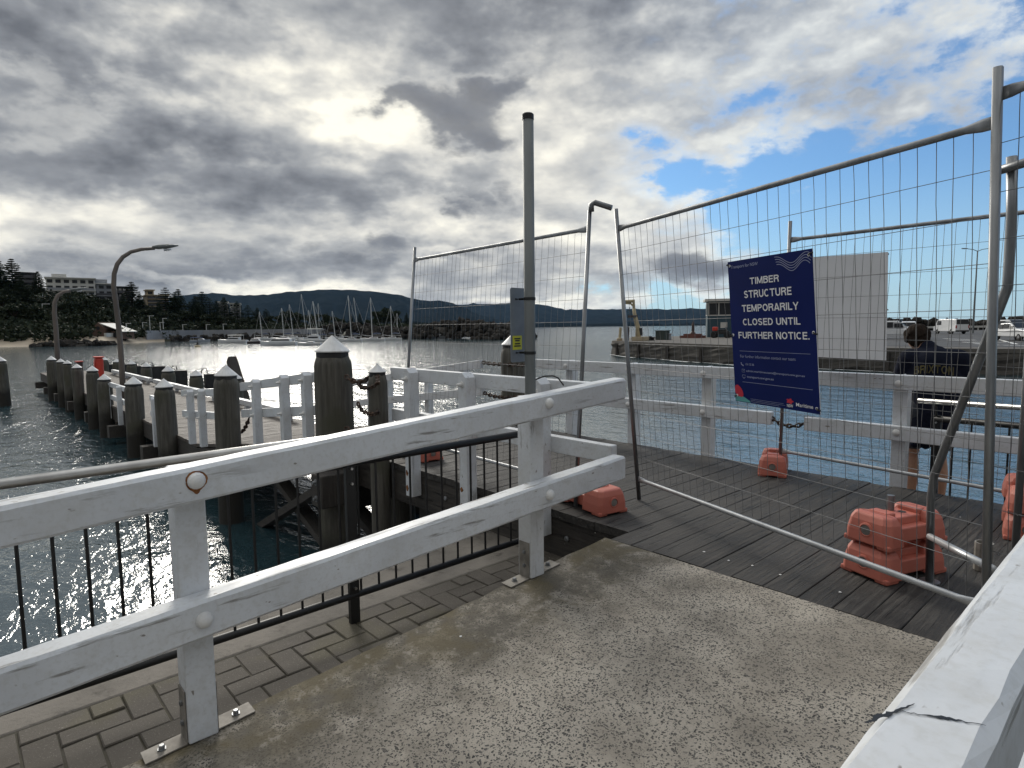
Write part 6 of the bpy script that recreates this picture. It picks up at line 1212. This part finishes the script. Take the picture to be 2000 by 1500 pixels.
# ------------------------------------------------------------------ boats
def hull_mb(L,B,H,bow=.35,trans=.75,sheer=.35):
    mb=MB(); R_=[]; n=14
    for i in range(n+1):
        s=i/n; x=-L/2+L*s; w=B/2*(trans+(1-trans)*min(1,s*3)) if s<.4 else B/2*max(.02,1-((s-.4)/.6)**2.3); h=H*(1+sheer*max(0,(s-.35)/.65)**2); xo=(bow*(s-.8)/.2 if s>.8 else 0)
        R_.append([V((x+xo,-w,h)),V((x+xo*.9,-w*.97,h*.55)),V((x+xo*.4,-w*.72,-.15)),V((x,0,-.45*(1 if s<.9 else .5))),V((x+xo*.4,w*.72,-.15)),V((x+xo*.9,w*.97,h*.55)),V((x+xo,w,h))])
    mb.loft(R_); return mb
def boat(label,px,yw,Lpx,kind,flip=False,hull='hull',mast=None,yaw=0,dz=0,group='boats moored in the harbour',k=None):
    p=onz(px,yw,WZ); k=pj(p)[2] if k is None else k; p=spot(px,k,WZ); L=Lpx/FPX*k
    t=local_thing('motor_boat' if kind in('cruiser','runabout','game','day') else 'sailing_yacht',label,'boat',(p.x,p.y,WZ),math.atan2(HR.y,HR.x)+(PI if flip else 0)+yaw,group)
    B=max(1.6,L*.3); H=max(.5,L*.105)
    mesh_obj('hull',hull_mb(L,B,H),hull,t,recalc=True)
    mb=MB(); mb.box((-L*.49,-B*.36,H*.96),(L*.18,B*.36,H*1.02)); mesh_obj('deck',mb,'wht',t)
    def cab(x0,x1,h,w,m='hull',rake=.35,win=True,z=None):
        z=H*1.0 if z is None else z; mb=MB(); mb.loft([[V((x0,-w,z)),V((x1,-w*.85,z)),V((x1,w*.85,z)),V((x0,w,z))],[V((x0+h*.1,-w*.85,z+h)),V((x1-h*rake*2,-w*.7,z+h)),V((x1-h*rake*2,w*.7,z+h)),V((x0+h*.1,w*.85,z+h))]]); c=mesh_obj('cabin',mb,m,t,.05)
        if win:
            mb=MB(); mb.loft([[V((x0+h*.3,-w*.965,z+h*.40)),V((x1-h*rake*1.1,-w*.82,z+h*.40)),V((x1-h*rake*1.1,w*.82,z+h*.40)),V((x0+h*.3,w*.965,z+h*.40))],[V((x0+h*.3,-w*.92,z+h*.8)),V((x1-h*rake*1.8,-w*.78,z+h*.8)),V((x1-h*rake*1.8,w*.78,z+h*.8)),V((x0+h*.3,w*.92,z+h*.8))]]); mesh_obj('cabin_window',mb,'glass',t)
    def canopy(x0,x1,z,m='wht'):
        mb=MB(); mb.loft([[V((x,-B*.4,z)),V((x,-B*.3,z+.16)),V((x,B*.3,z+.16)),V((x,B*.4,z)),V((x,B*.3,z-.02)),V((x,-B*.3,z-.02))] for x in (x0,x1)]); mesh_obj('canopy',mb,m,t)
        for x in (x0+.15,x1-.15):
            for y in (-B*.36,B*.36): mb=MB(); mb.tube([(x,y,H),(x,y,z)],.035,5); mesh_obj('canopy_leg',mb,'spar',t)
    if kind=='cruiser': cab(-L*.25,L*.22,H*1.0,B*.36); canopy(-L*.36,L*.14,H*2.6)
    if kind=='day': cab(-L*.05,L*.25,H*.8,B*.36); canopy(-L*.45,L*.1,H*2.2,'canvas')
    if kind=='runabout': cab(-L*.28,L*.28,H*1.1,B*.38); mb=MB(); mb.tube([(-L*.1,0,H*2),(-L*.1,0,H*2+1.5)],.03,5); mesh_obj('aerial',mb,'spar',t)
    if kind=='motoryacht': cab(-L*.35,L*.3,H*.9,B*.38,rake=.8)
    if kind=='game':
        cab(-L*.22,L*.25,H*1.3,B*.38); z2=H*2.3; cab(-L*.15,L*.1,H*.6,B*.3,win=False,z=z2); canopy(-L*.3,L*.2,H*4.6)
        for x in (-L*.22,L*.05):
            for y in (-B*.3,B*.3): mb=MB(); mb.tube([(x,y,H*2),(x*.9,y*.8,H*4.6)],.04,5); mesh_obj('tower_leg',mb,'spar',t)
    if kind in('yacht','motoryacht') and kind=='yacht': cab(-L*.2,L*.2,H*.55,B*.28,rake=.9)
    if mast:
        x0=(mast[0]-px)/FPX*k; x1=(mast[2]-px)/FPX*k; 
        if flip: x0,x1=-x0,-x1
        zt=1.4+(hz(mast[0])-mast[1])/FPX*k-WZ; mb=MB(); a=V((x1,0,H*.9)); b=V((x0,0,zt)); mb.tube([a,b],[.12,.09],6); mesh_obj('mast',mb,'spar',t)
        for f_,w in ((.55,.16),(.8,.11)):
            m_=a.lerp(b,f_); mb=MB(); mb.tube([m_+V((0,-B*w*1.6,0)),m_+V((0,B*w*1.6,0))],.03,5); mesh_obj('spreader',mb,'spar',t)
        mb=MB(); mb.tube([a+V((0,0,1.1)),a+V((-L*.38,0,1.15))],.07,6); bo=mesh_obj('boom',mb,'spar',t); mb=MB(); mb.tube([a+V((-.2,0,1.22)),a+V((-L*.2,0,1.3)),a+V((-L*.37,0,1.24))],[.16,.2,.1],8); mesh_obj('sail_cover',mb,'canvas',bo)
        for q_ in ((L*.52,0,H*1.3),(-L*.48,0,H*1.0)): mb=MB(); mb.tube([b,V(q_)],.022,4,cap=False); mesh_obj('stay',mb,'spar',t)
        for y in (-B*.45,B*.45): mb=MB(); mb.tube([a.lerp(b,.97),V((x1-.3,y,H))],.016,4,cap=False); mesh_obj('shroud',mb,'wire',t)
    if kind=='yacht' or kind=='motoryacht':
        mb=MB(); pts=[V((L*.47,0,H*1.35+.7)),V((L*.3,-B*.4,H*1.1+.65)),V((0,-B*.49,H+.6)),V((-L*.45,-B*.4,H+.6))]; mb.tube(pts,.022,4,cap=False); mb.tube([V((p_.x,-p_.y,p_.z)) for p_ in pts],.022,4,cap=False); mesh_obj('guard_wire',mb,'spar',t)
    return t
boat('small grey day boat with blue canopy, leftmost of the moored boats',389,668,36,'day',False,'hull_grey')
boat('white cabin cruiser with pale canopy second from the left',454,670,54,'cruiser',True)
boat('small dark hulled boat beside the white cabin cruiser',499,671,32,'runabout',False,'hull_dark')
boat('white motor yacht with dark window band, largest in the foreground of the mooring',544,675,68,'motoryacht',True)
boat('low white yacht just left of the nearest large pile',604,675,44,'yacht',True)
boat('game fishing boat with tall tower behind the low white yacht',612,669,54,'game',True)
boat('white yacht with tall mast immediately right of the largest pile',684,667,44,'yacht',True,mast=(682,578,686))
boat('grey white yacht with canopy and tall mast right of the pair',728,666,46,'yacht',True,mast=(725.5,582,726.5))
boat('white yacht moored beside the left upright of the mesh fence',765,664,38,'yacht',True,mast=(764,598,765))
boat('small white motor boat behind the left upright of the mesh fence',811,661,27,'runabout',False)
boat('small grey motor boat before the breakwater boulders',842,661,17,'runabout',True,'hull_grey'); boat('small white motor boat rightmost before the breakwater boulders',864,661,21,'runabout',False)
for px,yw,Lp,ms,lab in [(515,664,36,(508,609,511),'yacht with pale mast behind the dark hulled boat'),(392,659,26,(388,608,391),'distant yacht with bare mast behind the day boat'),(552,665,44,(551.6,602,553.5),'yacht with pale mast behind the white motor yacht'),(572,663,40,(567,595,572),'yacht with leaning mast behind the motor yacht stern'),(598,661,40,(591,575,598),'yacht with tallest faint mast behind the fishing boat'),(618,668,42,(613,589,621),'yacht with bright leaning mast beside the fishing boat'),(623,660,34,(623,593,623.5),'yacht with thin dark mast right of the fishing boat'),(652,662,34,(650,608,654),'yacht with short mast above the largest pile cap'),(700,660,38,(693,582,700),'yacht with leaning mast between the two nearest yachts'),(776,660,30,(776,612,776),'yacht with shortest mast at the right of the mooring'),(606,662,30,(604,606,608),'yacht with low mast behind the fishing tower')]:
    boat(lab,px,yw,Lp,'yacht',rng.random()<.6,'hull',ms)
p=onz(386,677.5,WZ); t=thing('harbour_buoy','small dark channel buoy with short topmark floating before the day boat','buoy',tuple(p)); mb=MB(); mb.lathe((p.x,p.y,WZ-.2),[(.2,0),(.5,.2),(.52,.45),(.25,.55)],14); mesh_obj('float',mb,'crane_yellow',t); mb=MB(); mb.lathe((p.x,p.y,WZ+.34),[(.22,0),(.16,.5),(.05,.55)],10); mesh_obj('tower',mb,'rubber',t); mb=MB(); mb.tube([(p.x,p.y,WZ+.88),(p.x,p.y,WZ+1.35)],.05,6); mesh_obj('topmark',mb,'rubber',t)
# ------------------------------------------------------------------ haze
mb=MB(); s_=11850; mb.box((CAM.x-s_,CAM.y-s_,WZ-1.2),(CAM.x+s_,CAM.y+s_,560)); hzm=bpy.data.materials.new('haze air'); hzm.use_nodes=True; nt=hzm.node_tree; nt.nodes.clear()
pv=nt.nodes.new('ShaderNodeVolumePrincipled'); pv.inputs['Color'].default_value=(.38,.64,1,1); pv.inputs['Density'].default_value=1.1e-5; pv.inputs['Anisotropy'].default_value=.2; ou=nt.nodes.new('ShaderNodeOutputMaterial'); nt.links.new(pv.outputs[0],ou.inputs['Volume'])
M['haze']=hzm; o=mesh_obj('haze',mb,'haze'); tag(o,'thin pale sea haze lying over the harbour and distant hills','haze',None,'stuff')
